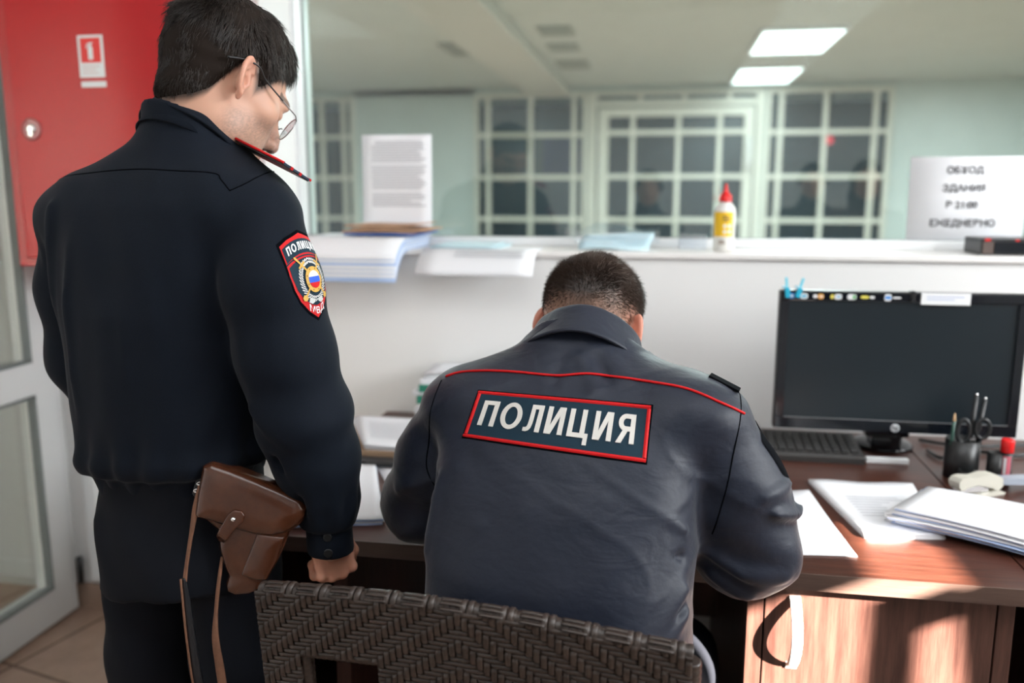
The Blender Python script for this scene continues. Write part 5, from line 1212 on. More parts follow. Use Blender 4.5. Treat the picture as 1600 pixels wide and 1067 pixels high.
# ================================================================== STANDING OFFICER
M['wool'] = mat('dark_navy_wool', (.0026, .0056, .0118), rough=.80, spec=.18, sheen=.05, bump=.35, bscale=900, bdist=.0006, var=.25, vscale=500)
M['gold'] = mat('gold_thread', (.62, .36, .05), rough=.5, bump=.5, bscale=1500, bdist=.0004)
M['silver'] = mat('silver_thread', (.60, .61, .60), rough=.55, bump=.8, bscale=1800, bdist=.0006)
M['flag_blue'] = mat('flag_blue', (.01, .09, .60), rough=.6); M['flag_white'] = mat('flag_white', (.80, .81, .82), rough=.6)
M['leather'] = mat('brown_leather', (.066, .021, .0095), rough=.22, spec=.6, var=.22, vscale=28, bump=.25, bscale=140, bdist=.0007, coat=.25)
M['suede'] = mat('tan_leather_back', (.19, .085, .048), rough=.75, var=.2, vscale=60)
M['leather_edge'] = mat('light_leather_edge', (.36, .16, .085), rough=.6)
M['black_leather'] = mat('black_leather', (.010, .011, .014), rough=.35, bump=.5, bscale=220, bstretch=(1, 1, 2), bdist=.001)

def standing_officer():
    org = Matrix.Translation((-.778, 1.244, 0)) @ Matrix.Rotation(-R_(10), 4, 'Z')
    VD = (-.62, .78, -.10)
    hm = head_mtx((.072, .072, 1.546), 24, 32, 0) @ Matrix.Scale(1.03, 4)
    nb = hm.inverted() @ Vector((.034, .035, 1.415))
    hv, hq = make_head(tuple(nb), (.052, .062), ear_out=40, lo=(-.12, -.18, -.20), hi=(.105, .135, .13))
    hc = skin_colors(hv, .22, .55)
    # ---- body under the clothes
    zs = [.80, .86, .90, .94, 1.0, 1.1, 1.2, 1.30, 1.36, 1.40, 1.43, 1.46, 1.49]
    a_ = [.140, .142, .146, .154, .160, .166, .174, .186, .188, .168, .125, .085, .070]
    b_ = [.112, .112, .114, .124, .130, .134, .134, .127, .116, .098, .082, .072, .068]
    cx = [0, 0, 0, 0, 0, 0, 0, .0, .004, .012, .022, .030, .034]; cy = [0, 0, 0, .0, 0, 0, 0, .005, .010, .016, .022, .028, .034]
    g = G((-.36, -.22, .02), (.36, .40, 1.50), .011)
    bf = g.loft(zs, cx, cy, [v - .025 for v in a_], [v - .025 for v in b_]); bf = smax(bf, .78 - g.z, .01)
    ra = [(.19, .0, 1.34), (.235, -.008, 1.06), (.268, .022, .82)]; la = [(-.17, .0, 1.34), (-.195, .008, 1.08), (-.12, .20, 1.0)]
    bf = smin(bf, g.chain(ra, [.05, .042, .027], .02), .03); bf = smin(bf, g.chain(la, [.05, .042, .027], .02), .03)
    for s_ in (-1, 1): bf = smin(bf, g.chain([(s_ * .068, .0, .82), (s_ * .09, .0, .46), (s_ * .105, -.01, .06)], [.060, .048, .038], .03), .03)
    bv, bq = surface_nets(bf.astype(np.float32), g, 2)
    rv, rq = make_hand((62, 88, 62), thumb=(40, 20)); rh = Matrix.Translation((.2615, .0235, .846)) @ Matrix.Rotation(R_(-28), 4, 'Z') @ Matrix.Rotation(R_(8), 4, 'X') @ Matrix.Rotation(R_(-4), 4, 'Y') @ Matrix.Scale(.9, 4)
    lv, lq = make_hand((40, 60, 40)); lv = lv * np.array((-1, 1, 1)); lq = lq[:, ::-1]; lh = Matrix.Translation((-.115, .215, .995)) @ Matrix.Rotation(R_(-40), 4, 'Z') @ Matrix.Rotation(R_(70), 4, 'X')
    V, Q, C = join([(xform(hv, hm), hq, hc), (bv, bq, np.tile(SKIN, (len(bv), 1))), (xform(rv, rh), rq, hand_colors(rv)), (xform(lv, lh), lq, hand_colors(lv))])
    root = np_mesh('person', V, Q, M['skin'], None, C); root.matrix_world = org
    tag(root, 'person in a dark navy police uniform and glasses standing by the red cabinet', 'person')
    # ---- hair
    X, Y, Z = hv[:, 0], hv[:, 1], hv[:, 2]
    zl = np.interp(Y, [-.14, -.10, -.075, -.052, -.038, -.028, -.015, .0, .010, .018, .030, .045, .065, .085, .11], [-.10, -.094, -.086, -.068, -.045, -.005, .024, .028, .010, -.006, .010, .036, .050, .062, .075])
    isear = (np.abs(X) > .0755) & (Z < .036) & (Y > -.05)
    th = smooth01((Z - zl + .004 * noise3(hv, 90, 5)) / .038); side = smooth01((Z - .02) / .07); T = th * (.0065 + .0095 * side) - .0010; T[isear] = -.002; T[Y > .095] = -.002
    hair = hair_cap(hv, hq, T, 'hair', hm, M['hair'], root, .0026, 6)
    fd = smooth01((Z - zl + .012) / .022) * (~isear) * (Y < .095); at = root.data.color_attributes['Col']; ca = np.ones((len(V), 4), np.float32); ca[:, :3] = C; ca[:len(hv), :3] = hc * (1 - fd[:, None] * .9) + fd[:, None] * .9 * np.array((.028, .019, .014)); at.data.foreach_set('color', ca.ravel())
    N = vnormals(hv, hq); rg = np.random.default_rng(5); ids = np.nonzero(T > .0004)[0]; ids = ids[rg.integers(0, len(ids), 20000)]
    p = hv[ids] + N[ids] * np.maximum(T[ids] - .0025, 0)[:, None] + rg.normal(size=(20000, 3)) * .0012; n = N[ids]
    crown = np.array((0, -.055, .115)); fl = hv[ids] - crown; fl[:, 2] -= .03; fl[:, 1] += np.where(hv[ids][:, 1] > 0, .02, 0); fl = fl - n * (fl * n).sum(1, keepdims=True); fl /= np.maximum(np.linalg.norm(fl, axis=1, keepdims=True), 1e-6)
    wav = np.stack([noise3(p, 110, 21), noise3(p, 110, 22), noise3(p, 110, 23)], 1) * .45
    d = fl + n * .22 + wav + rg.normal(size=p.shape) * .10; ln = rg.uniform(.014, .036, 20000) * np.clip(T[ids] / .010, .25, 1)
    Rm = np.array(hm)[:3, :3] / 1.03
    for sl, wd, nm_ in ((slice(0, 17000), .00055, 'hair_strand'), (slice(17000, 20000), .00045, 'hair_strand_light')): strands(xform(p[sl], hm), d[sl] @ Rm.T, ln[sl], wd, -(n[sl] @ Rm.T) * .28, n[sl] @ Rm.T, 'hair_strands', M[nm_], hair, 4)
    # ---- jacket (a blouse gathered into a waistband)
    g = G((-.37, -.20, .80), (.38, .42, 1.53), .0042)
    f = g.loft(zs, cx, cy, a_, b_, 2.35)
    f = smin(f, g.ell((.150, .004, 1.345), (.085, .080, .058), rotm(0, R_(14), 0).T), .05); f = smin(f, g.ell((-.150, .004, 1.345), (.085, .080, .058), rotm(0, R_(-14), 0).T), .05)
    rs = g.chain([(.186, -.010, 1.335), (.212, -.022, 1.24), (.228, -.018, 1.14), (.248, -.008, 1.04), (.258, .008, .965), (.265, .018, .895), (.267, .021, .862)], [.064, .070, .070, .069, .062, .045, .0385], .03)
    rs = rs - .0026 * np.sin(g.z * 70 + g.x * 30 - g.y * 25) * np.exp(-((g.z - 1.04) / .055) ** 2) - .0035 * np.cos(np.arctan2(g.y - .016, g.x - .264) * 9) * np.exp(-((g.z - .900) / .026) ** 2)
    rs = rs - g.fold([(.235, -.06, .99), (.262, -.038, .93), (.268, -.02, .885)], .008, -.010) - g.fold([(.262, -.055, .98), (.285, -.03, .91)], .009, .007) - g.fold([(.16, -.06, 1.30), (.20, -.09, 1.20), (.22, -.09, 1.08)], .018, .004) - g.fold([(.25, -.07, 1.36), (.285, -.04, 1.25)], .014, -.003) - g.fold([(.20, -.09, 1.07), (.26, -.075, 1.02), (.31, -.02, 1.0)], .012, .006)
    rs = smax(rs, .858 - g.z, .004)
    cuff = smax(g.cap((.2655, .0195, .90), (.268, .0225, .80), .0355, .0375), smax(.812 - g.z, g.z - .874, .003), .003); rs = smin(rs, cuff, .0035)
    ls = g.chain([(-.172, .0, 1.335), (-.196, .004, 1.22), (-.196, .010, 1.10), (-.178, .04, 1.03), (-.12, .20, 1.0)], [.060, .060, .058, .054, .040], .03)
    # the blouse bulges over the band; the band follows the hips
    yy_ = (math.sin(R_(12)), math.cos(R_(12)), 0)
    hem = .880 + .36 * g.x; waist = .942 + .06 * g.x
    f = f + .013 * smooth01((waist - g.z) / .010 + .5) * (g.z > .80)
    f = f - .006 * np.exp(-((g.z - waist - .022) / .018) ** 2)
    f = f - .0035 * np.sin(np.arctan2(g.y, g.x) * 16 + 2 * np.sin(g.z * 9)) * np.exp(-((g.z - waist - .02) / .05) ** 2)
    # lengthwise folds falling from the yoke
    for pts, w_, am in (([(.035, -.145, 1.385), (.03, -.15, 1.30), (.035, -.15, 1.10)], .010, .0055), ([(.048, -.14, 1.39), (.048, -.145, 1.34), (.058, -.15, 1.22)], .007, -.0075), ([(.07, -.14, 1.37), (.085, -.14, 1.25), (.09, -.14, 1.10)], .014, .004),
                        ([(-.13, -.10, 1.36), (-.15, -.10, 1.2), (-.14, -.11, 1.02)], .012, .005), ([(-.105, -.12, 1.37), (-.115, -.12, 1.2), (-.10, -.13, 1.05)], .010, -.004), ([(-.075, -.13, 1.36), (-.09, -.13, 1.22), (-.085, -.14, 1.0)], .012, .005), ([(-.06, -.14, 1.28), (-.065, -.14, 1.16)], .007, -.004),
                        ([(.125, -.12, 1.36), (.135, -.125, 1.2), (.135, -.125, 1.06)], .012, .006), ([(-.19, -.06, 1.33), (-.205, -.06, 1.18), (-.20, -.05, 1.05)], .010, .004), ([(.0, -.15, 1.2), (-.02, -.15, 1.0)], .03, .004)):
        f = f - g.fold(pts, w_, am * 1.45)
    f = f - .0026 * np.sin(g.x * 30 + 1.5 * np.sin(g.z * 8)) * np.sin(g.z * 6 + g.x * 8) - .0008 * np.sin(g.x * 70 + g.y * 50 + 2 * np.sin(g.z * 14))
    f = smax(f, hem - g.z, .006); f = smin(f, rs, .010); f = smin(f, ls, .018); nk = np.array((.036, .05, 1.47)); f = smax(f, -g.cap((.034, .045, 1.455), (.05, .075, 1.60), .052, .060), .006)
    uzv = np.array(yy_) * math.sin(R_(34)) + np.array((0, 0, math.cos(R_(34)))); f = smax(f, (g.x - .038) * uzv[0] + (g.y - .058) * uzv[1] + (g.z - 1.479) * uzv[2] + .016, .006)
    V, Q = surface_nets(f.astype(np.float32), g, 1); jk = np_mesh('uniform_jacket', V, Q, M['wool'], root); bv_ = bvh_of(V, Q)
    # ---- collar
    hd = R_(-12); tau = R_(34); C0 = Vector((.038, .058, 1.479)); xx = Vector((math.cos(hd), math.sin(hd), 0)); yy = Vector((-math.sin(hd), math.cos(hd), 0)); fx = yy * math.cos(tau) - Vector((0, 0, 1)) * math.sin(tau); uz = yy * math.sin(tau) + Vector((0, 0, 1)) * math.cos(tau)
    def cfn(th, v):
        back = .5 + .5 * math.cos(th); hgt = .036 + .016 * (1 - back)
        if v < .4: q = v / .4; r, h_ = -.0, -.045 + .045 * q + .012 * back * q
        elif v < .6: q = (v - .4) / .2; r, h_ = .0075 * q, .012 * back + .004 * math.sin(math.pi * q)
        else: q = (v - .6) / .4; r, h_ = .0075 + (.010 + .006 * (1 - back)) * q ** 1.2, .012 * back - hgt * q
        return C0 + xx * ((.070 + r) * math.sin(th)) - fx * ((.074 + r) * math.cos(th)) + uz * h_
    b = MB(); b.grid(cfn, [-2.3 + 4.6 * i / 60 for i in range(61)], [i / 24 for i in range(25)]); col = b.build('collar', M['wool'], None, smooth=True); col.parent = root; solidify(col, .0036, 0)
    b = MB(); b.grid(lambda th, v: C0 + xx * ((.072 + .012 * v) * math.sin(th)) - fx * ((.076 + .012 * v) * math.cos(th)) + uz * (.004 - .052 * v), [-2.3 + 4.6 * i / 48 for i in range(49)], [0, .5, 1]); o = b.build('collar_stand', M['wool'], None, smooth=True); o.parent = root; solidify(o, .003, 0)
    # ---- seams
    seam('yoke_seam', bv_, [(-0.216, -0.015, 1.39), (-0.15, -0.034, 1.402), (-0.062, -0.055, 1.409), (0.014, -0.07, 1.414), (0.089, -0.075, 1.412), (0.151, -0.062, 1.408), (0.163, -0.063, 1.399), (0.177, -0.063, 1.383)], VD, .0010, M['seam_dark'], jk, .0002)
    seam('sleeve_seam', bv_, [(0.177, -0.063, 1.382), (0.195, -0.046, 1.394), (0.211, -0.03, 1.41), (0.213, -0.008, 1.42)], (-.56, .82, -.12), .0010, M['seam_dark'], jk, .0002)
    for z in (.852, .826):
        h = cast(bv_, [(.290, -.02, z)], (-.55, .82, -.1), .2)[0]; b = MB(); b.lathe(h[0] - h[1] * .001, [(.0070, 0), (.0070, .0026), (.0055, .0036), (.0045, .0030)], 18, axis=h[1]); o = b.build('cuff_button', M['black'], None); o.parent = jk
    # ---- shoulder board
    A_, B_, C_ = Vector((.111, .030, 1.464)), Vector((.232, -.008, 1.421)), Vector((.247, .036, 1.396)); D_ = A_ + (C_ - B_)
    tl = []
    def board(off, ins, name, m, th_):
        ex, ey = (B_ - A_).normalized(), (C_ - B_).normalized(); nz = ex.cross(ey).normalized(); nz = nz if nz.z > 0 else -nz
        q = [A_ + ex * ins + ey * ins, B_ - ex * ins + ey * ins, C_ - ex * ins - ey * ins, D_ + ex * ins - ey * ins]; b = MB(); lo = [b.bm.verts.new(p + nz * off) for p in q]; hi = [b.bm.verts.new(p + nz * (off + th_)) for p in q]
        b.bm.faces.new(lo[::-1]); b.bm.faces.new(hi)
        for i in range(4): b.bm.faces.new((lo[i], lo[(i + 1) % 4], hi[(i + 1) % 4], hi[i]))
        o = b.build(name, m, None); o.parent = root; return o, nz, ex, ey
    ep, nz, ex, ey = board(0, 0, 'shoulder_board', mat('navy_board_cloth', (.012, .030, .060), rough=.7), .0030)
    o, *_ = board(-.0018, .0015, 'board_backing', M['black'], .0017); o.parent = ep
    b = MB(); b.tube([A_ + nz * .002, B_ + nz * .002], .0021, 8); b.tube([D_ + nz * .002, C_ + nz * .002], .0021, 8); o = b.build('red_piping', M['piping']); o.parent = ep
    for k in (.30, .62): 
        b = MB(); q0 = B_.lerp(C_, k) + nz * .0012; b.obox(q0 - ex * .03, (ex, ey, nz), (.0305, .0022, .0023)); o = b.build('red_stripe', M['piping']); o.parent = ep
    # ---- sleeve badge
    W_, H_ = .088, .132; Nn = Vector((.93, -.36, .03)).normalized(); vv = Vector((-.13, 0, .99)); vv = (vv - Nn * vv.dot(Nn)).normalized(); uu = vv.cross(Nn).normalized(); Cc = Vector((0.267, -0.02, 1.26))
    pt = Patch(bv_, [Cc - uu * W_ / 2 - vv * H_ / 2, Cc + uu * W_ / 2 - vv * H_ / 2, Cc + uu * W_ / 2 + vv * H_ / 2, Cc - uu * W_ / 2 + vv * H_ / 2], -Nn, 14, 20, 4); SZ = (W_, H_)
    def shield(k, dy=0., top=.5):
        P = [(-.47, .36), (-.3, .43), (0, .5), (.3, .43), (.47, .36), (.47, .02), (.43, -.14), (.34, -.28), (.18, -.41), (0, -.5), (-.18, -.41), (-.34, -.28), (-.43, -.14), (-.47, .02)]
        return [(x * W_ * k, (y * H_) * k + dy) for x, y in P]
    base = lay(pt, 'sleeve_badge', [shield(1.)], M['seam_dark'], jk, .0012, SZ, L=.008); solidify(base, .0022, -1)
    lay(pt, 'red_shield', [shield(.93)], M['piping'], base, .0017, SZ, L=.008)
    def arc(xm, y0, y1, sag, n=10): return [(x, y0 - sag * (x / xm) ** 2) for x in np.linspace(-xm, xm, n)] + [(x, y1 - sag * (x / xm) ** 2) for x in np.linspace(xm, -xm, n)]
    lay(pt, 'navy_field', [arc(.0365, .0330, .0535, .0135), arc(.0395, .0285, .0305, .013)], M['patch_navy'], base, .0022, SZ, L=.006)
    fld = [(x, .0265 - .013 * (x / .036) ** 2) for x in np.linspace(-.036, .036, 11)] + [(.0355, .0), (.031, -.018), (.022, -.032), (.010, -.0405), (0, -.043), (-.010, -.0405), (-.022, -.032), (-.031, -.018), (-.0355, .0)]
    lay(pt, 'navy_field', [fld], M['patch_navy'], base, .0022, SZ, L=.006)
    lay(pt, 'badge_lettering', word_polys('ПОЛИЦИЯ', .062, .0112, 0, .0435, .21), M['flag_white'], base, .0030, SZ, L=.004, warp=lambda x, y: (x, y - .0115 * (x / .0365) ** 2))
    lay(pt, 'badge_lettering', [], M['flag_white'], base, .0030, SZ, L=.004, texts=[('МВД', .030, .0105, 0, -.0505, .012)], warp=lambda x, y: (x, y + .010 * (abs(x) / .02) ** 1.5))
    wr = []
    for i in range(40):
        a = 2 * math.pi * i / 40
        for rr, sz in ((.0205, .0030), (.0240, .0030)):
            if abs(a - math.pi / 2) < .0: continue
            cx_, cy_ = rr * math.cos(a), -.006 + 1.22 * rr * math.sin(a); t_ = a + .9 * (1 if math.cos(a) > 0 else -1)
            wr.append([(cx_ + sz * math.cos(q) * math.cos(t_) - .35 * sz * math.sin(q) * math.sin(t_), cy_ + sz * math.cos(q) * math.sin(t_) + .35 * sz * math.sin(q) * math.cos(t_)) for q in [2 * math.pi * j / 8 for j in range(8)]])
    for sx_ in (-1, 1): wr.append([(sx_ * .004, -.033), (sx_ * .012, -.030), (sx_ * .015, -.037), (sx_ * .009, -.040), (sx_ * .003, -.037)])
    lay(pt, 'emblem_wreath', wr, M['silver'], base, .0030, SZ, L=.006)
    sw = []
    for s_ in (-1, 1):
        c_, s2 = math.cos(R_(52)), math.sin(R_(52))
        tr = lambda q: (s_ * (q[0] * c_ - q[1] * s2) * 1.0, -.004 + q[0] * s2 + q[1] * c_)
        for poly in ([(-.034, -.0014), (.026, -.0014), (.026, .0014), (-.034, .0014)], [(.026, -.0012), (.038, -.0018), (.040, 0), (.038, .0018), (.026, .0012)], [(.0235, -.0075), (.0265, -.0075), (.0265, .0075), (.0235, .0075)], [(-.036, -.0040), (-.031, -.0045), (-.029, 0), (-.031, .0045), (-.036, .0040), (-.038, 0)]): sw.append([tr(q) for q in poly])
    lay(pt, 'crossed_swords', sw, M['gold'], base, .0036, SZ, L=.006)
    circ = lambda r, n=28, a0=0., a1=2 * math.pi: [(r * math.cos(a0 + (a1 - a0) * i / n), -.006 + 1.18 * r * math.sin(a0 + (a1 - a0) * i / n)) for i in range(n)]
    lay(pt, 'emblem_ring', [circ(.0155)], M['gold'], base, .0042, SZ, L=.005)
    lay(pt, 'ring_studs', [[(.0132 * math.cos(a) + .0011 * math.cos(q), -.006 + 1.18 * .0132 * math.sin(a) + .0011 * math.sin(q)) for q in [2 * math.pi * j / 8 for j in range(8)]] for a in [2 * math.pi * i / 8 + .39 for i in range(8)]], mat('dark_gold', (.22, .11, .01), rough=.6), base, .0047, SZ)
    def strip(y0, y1, r=.0105, n=10):
        L_ = [(-math.sqrt(max(0, 1 - (y / 1.18 / r) ** 2)) * r, -.006 + y) for y in np.linspace(y0, y1, n)]; return L_ + [(-x, y) for x, y in L_[::-1]]
    R1 = 1.18 * .0105
    lay(pt, 'flag_stripe_white', [strip(R1 / 3, R1 * .998)], M['flag_white'], base, .0048, SZ, L=.005); lay(pt, 'flag_stripe_blue', [strip(-R1 / 3, R1 / 3)], M['flag_blue'], base, .0048, SZ, L=.005); lay(pt, 'flag_stripe_red', [strip(-R1 * .998, -R1 / 3)], M['piping'], base, .0048, SZ, L=.005)
    # ---- trousers with the shirt tail line, shoes
    g = G((-.22, -.19, .03), (.24, .20, .95), .0055)
    f = g.loft([.70, .76, .82, .88, .94], [.01, .008, .004, 0, 0], [-.004, -.004, -.002, 0, 0], [.150, .148, .143, .138, .134], [.122, .124, .120, .110, .106], 2.3); f = smax(f, .742 - g.z + .02 * np.sin(g.x * 9), .006)
    lg = None
    for s_ in (-1, 1):
        c = g.chain([(s_ * .082 + .008, -.004, .80), (s_ * .092 + .008, -.004, .60), (s_ * .100 + .006, -.008, .40), (s_ * .105, -.01, .04)], [.080, .074, .064, .060], .03); lg = c if lg is None else smin(lg, c, .010)
    lg = smax(lg, g.z - .86, .01); f = smin(f, lg, .006); f = f - .003 * np.sin(g.z * 40 + g.x * 35) * np.sin(g.x * 22 + 1) - g.fold([(.03, -.14, .90), (.06, -.15, .80), (.09, -.14, .745)], .016, .005) - g.fold([(-.10, -.10, .86), (-.06, -.14, .78)], .016, .005)
    f = smax(f, .035 - g.z, .006); v3, q3 = surface_nets(f.astype(np.float32), g, 2); np_mesh('trousers', v3, q3, M['trouser'], root)
    for s_ in (-1, 1):
        g = G((s_ * .107 - .06, -.11, .0), (s_ * .107 + .06, .21, .12), .006); f = smin(g.ell((s_ * .107, -.01, .05), (.042, .075, .045)), g.ell((s_ * .107, .10, .035), (.044, .09, .032)), .03); f = smax(f, .002 - g.z, .004)
        v4, q4 = surface_nets(f.astype(np.float32), g, 2); np_mesh('shoe', v4, q4, M['black'], root)
    # ---- glasses (worn, a thing of their own)
    gl_ = empty('eyeglasses'); gl_.matrix_world = org
    K = lambda *q: hm @ Vector(q)
    m_rim = mat('thin_steel_rim', (.35, .34, .33), rough=.3, metal=1.)
    def add(b, nm, m, par=gl_): o = b.build(nm, m); o.parent = par; return o
    for s_ in (-1, 1):
        ce = np.array((s_ * .034, .1075, -.006)); ring = [K(ce[0] + .0255 * math.cos(a), ce[1] - .006 * (math.cos(a) * s_) - .0 + .002 * math.sin(a), ce[2] + .0195 * math.sin(a)) for a in [2 * math.pi * i / 32 for i in range(32)]]
        b = MB(); b.tube(ring, .0009, 6, closed=True); add(b, 'rim', m_rim)
        b = MB(); c_ = b.bm.verts.new(K(*ce)); vs = [b.bm.verts.new(p) for p in ring]
        for i in range(32): b.bm.faces.new((c_, vs[i], vs[(i + 1) % 32]))
        o = add(b, 'lens', M['lens']); solidify(o, .0018, 0)
        P_ = [K(s_ * .0595, .1015, .004), K(s_ * .069, .092, .006), K(s_ * .0755, .06, .010)]
        b = MB(); b.tube(P_, .0011, 8); tp = add(b, 'temple', m_rim)
        b = MB(); b.tube(spline([K(s_ * .0755, .06, .010), K(s_ * .0785, .02, .018), K(s_ * .0835, .0, .026), K(s_ * .0845, -.025, .020), K(s_ * .0810, -.046, .008)], 5), [.0013] * 12 + [.0016] * 5 + [.0020] * 4, 8); add(b, 'temple_tip', M['black'])
    b = MB(); b.tube([K(-.0085, .1105, -.002), K(0, .1135, .002), K(.0085, .1105, -.002)], .0010, 8); add(b, 'bridge', m_rim)
    tag(gl_, 'thin metal framed glasses worn by the standing officer', 'glasses')
    return org, bv_
M['lens'] = glass_mat('lens_glass', (.90, .93, .94), .08)
ORG, JK = standing_officer()

# ================================================================== HOLSTER with its strap, on the standing officer's right hip
def poly_sd(x, y, P):
    P = np.array(P, np.float32); d = np.full(np.broadcast(x, y).shape, 1e9, np.float32); s = np.ones_like(d); n = len(P)
    for i in range(n):
        a, b = P[i], P[i - 1]; e = b - a; wx, wy = x - a[0], y - a[1]; t = np.clip((wx * e[0] + wy * e[1]) / (e @ e), 0, 1); d = np.minimum(d, (wx - e[0] * t) ** 2 + (wy - e[1] * t) ** 2)
        c1 = y >= a[1]; c2 = y < b[1]; c3 = e[0] * wy > e[1] * wx; k = (c1 & c2 & c3) | (~c1 & ~c2 & ~c3); s = np.where(k, -s, s)
    return s * np.sqrt(d)
def holster():
    O = Vector((0.178, -0.053, 0.878)); n = Vector((.44, -.90, .06)).normalized(); u = Vector((0, 0, 1)).cross(n).normalized(); v = n.cross(u).normalized()
    F = ORG @ Matrix(((u.x, v.x, n.x, O.x), (u.y, v.y, n.y, O.y), (u.z, v.z, n.z, O.z), (0, 0, 0, 1)))
    root = empty('holster'); root.matrix_world = ORG @ Matrix.Translation(O)
    inv = root.matrix_world.inverted() @ F
    q = lambda L: [((x - 395) * .00104, -(y - 815) * .00099) for x, y in L]
    def soft(name, poly, w0, w1, bulge, rnd, m, par=root, h=.0016, fn=None):
        A = np.array(poly); lo = A.min(0) - .012; hi = A.max(0) + .012; g = G((lo[0], lo[1], w0 - .02), (hi[0], hi[1], w1 + bulge + .03), h)
        s2 = poly_sd(g.x + 0 * g.y, g.y + 0 * g.x, poly); inside_ = np.clip(-s2 / .030, 0, 1); off = bulge * np.sqrt(1 - (1 - inside_) ** 2)
        if fn is not None: off = off + fn(g.x, g.y)
        mid, hf = (w0 + w1) / 2, (w1 - w0) / 2; f = smax(s2 + 0 * g.z, np.abs(g.z - mid - off) - hf, rnd)
        V, Q = surface_nets(f.astype(np.float32), g, 2); return np_mesh(name, xform(V, inv), Q, m, par)
    body = q([(338, 722), (400, 745), (468, 778), (472, 800), (452, 824), (442, 852), (428, 882), (412, 906), (403, 921), (388, 928), (368, 929), (356, 922), (354, 910), (359, 896), (354, 880), (348, 855), (347, 822), (324, 800), (326, 760)])
    soft('holster_body', body, -.016, .012, .010, .006, M['leather'])
    flap = q([(331, 718), (345, 713), (372, 724), (408, 741), (445, 760), (470, 774), (478, 790), (476, 804), (466, 818), (447, 829), (424, 833), (400, 830), (372, 820), (344, 808), (320, 800), (316, 794), (322, 760)])
    fl = soft('flap', flap, -.018, .0195, .013, .009, M['leather'])
    # raised magazine pouch on the front
    soft('magazine_pouch', q([(404, 826), (444, 834), (432, 872), (415, 903), (398, 901), (379, 892)]), .012, .022, .006, .003, M['leather'])
    tg = q([(349, 852), (345, 842), (347, 826), (358, 806), (368, 790), (376, 784), (387, 786), (391, 793), (389, 803), (378, 813), (366, 828)])
    st = soft('closing_strap', tg, .0345, .0375, .0, .0015, M['leather'], fn=lambda x, y: -.028 * smooth01((-.002 - y - .9 * (x + .045)) / .035))
    b = MB(); b.lathe(inv @ Vector((q([(375, 798)])[0][0], q([(375, 798)])[0][1], .0370)), [(.0038, 0), (.0038, .0012), (.003, .0034), (.0012, .0042)], 16, axis=(inv.to_3x3() @ Vector((0, 0, 1)))); o = b.build('stud', M['chrome']); o.parent = st
    # stitching
    def stitch(pts, w, nm='stitching'):
        P = spline([(*c, 0) for c in pts], 8); b = MB(); acc = 0
        for i in range(len(P) - 1):
            if i % 2: continue
            a_, c_ = P[i], P[i + 1]; b.tube([inv @ Vector((a_.x, a_.y, w)), inv @ Vector((c_.x, c_.y, w))], .0006, 5)
        o = b.build(nm, M['leather_edge']); o.parent = root
    stitch(q([(358, 850), (362, 872), (369, 896), (365, 912), (370, 921), (390, 921)]), .0165)
    # eyelets, ring and the black keeper at the top left
    b = MB(); cpt = q([(331, 722)])[0]; b.tube([inv @ Vector((cpt[0] - .002 + .008 * math.cos(a), cpt[1] + .008 * math.sin(a), .004 + .004 * math.sin(a))) for a in [2 * math.pi * i / 20 for i in range(20)]], .0011, 6, closed=True)
    b.tube([inv @ Vector((cpt[0] - .003 + .007 * math.cos(a), cpt[1] - .014 + .007 * math.sin(a), .004 + .004 * math.cos(a))) for a in [2 * math.pi * i / 20 for i in range(20)]], .0011, 6, closed=True); o = b.build('ring', M['chrome']); o.parent = root
    soft('keeper', q([(318, 742), (326, 735), (333, 740), (326, 768), (316, 772), (311, 765)]), .004, .008, 0, .001, M['black_leather'])
    for c in ((322, 749), (317, 760)):
        c2 = q([c])[0]; b = MB(); b.lathe(inv @ Vector((c2[0], c2[1], .0078)), [(.0036, 0), (.0036, .0008), (.0016, .0012), (.0015, .0002)], 16, axis=(inv.to_3x3() @ Vector((0, 0, 1)))); o = b.build('eyelet', M['chrome']); o.parent = root
    tag(root, 'brown leather pistol holster hanging at the standing officer right hip', 'holster')
    # hanging strap: two lengths
    sr = empty('leather_strap'); sr.matrix_world = root.matrix_world
    def ribbon(name, pts, widths, ws, m, rots):
        P = spline([(*q([c])[0], w) for c, w in zip(pts, ws)], 8); n_ = len(P); b = MB(); xs = np.linspace(0, 1, len(widths)); W = np.interp(np.linspace(0, 1, n_), xs, widths); Rr = np.interp(np.linspace(0, 1, n_), xs, rots); rows = []
        for i in range(n_):
            t = (P[min(i + 1, n_ - 1)] - P[max(i - 1, 0)]).normalized(); s_ = Vector((0, 0, 1)).cross(t).normalized(); s_ = (s_ * math.cos(Rr[i]) + Vector((0, 0, 1)) * math.sin(Rr[i])).normalized(); rows.append([b.bm.verts.new(inv @ (P[i] + s_ * W[i] * k)) for k in (-.5, 0, .5)])
        for i in range(n_ - 1):
            for k in range(2): b.bm.faces.new((rows[i][k], rows[i][k + 1], rows[i + 1][k + 1], rows[i + 1][k])).smooth = True
        o = b.build(name, m); o.parent = sr; solidify(o, .0024, 0); return o
    ribbon('strap_upper', [(326, 752), (318, 785), (311, 825), (304, 870), (301, 895)], [.009, .011, .009, .008, .008], [.012, .016, .022, .028, .030], M['suede'], [.2, .5, .9, .9, .7])
    ribbon('strap_black_side', [(300, 890), (303, 925), (306, 970), (311, 1030), (316, 1080), (320, 1140), (318, 1200)], [.007, .011, .013, .014, .014, .014, .014], [.031, .033, .034, .034, .034, .034, .034], M['black_leather'], [.5, .15, .1, 0, 0, 0, 0])
    ribbon('strap_edge', [(296, 890), (298, 925), (300, 970), (304, 1030), (309, 1080), (313, 1140)], [.003, .003, .003, .003, .003, .003], [.0325, .0345, .0355, .0355, .0355, .0355], M['suede'], [0, 0, 0, 0, 0, 0])
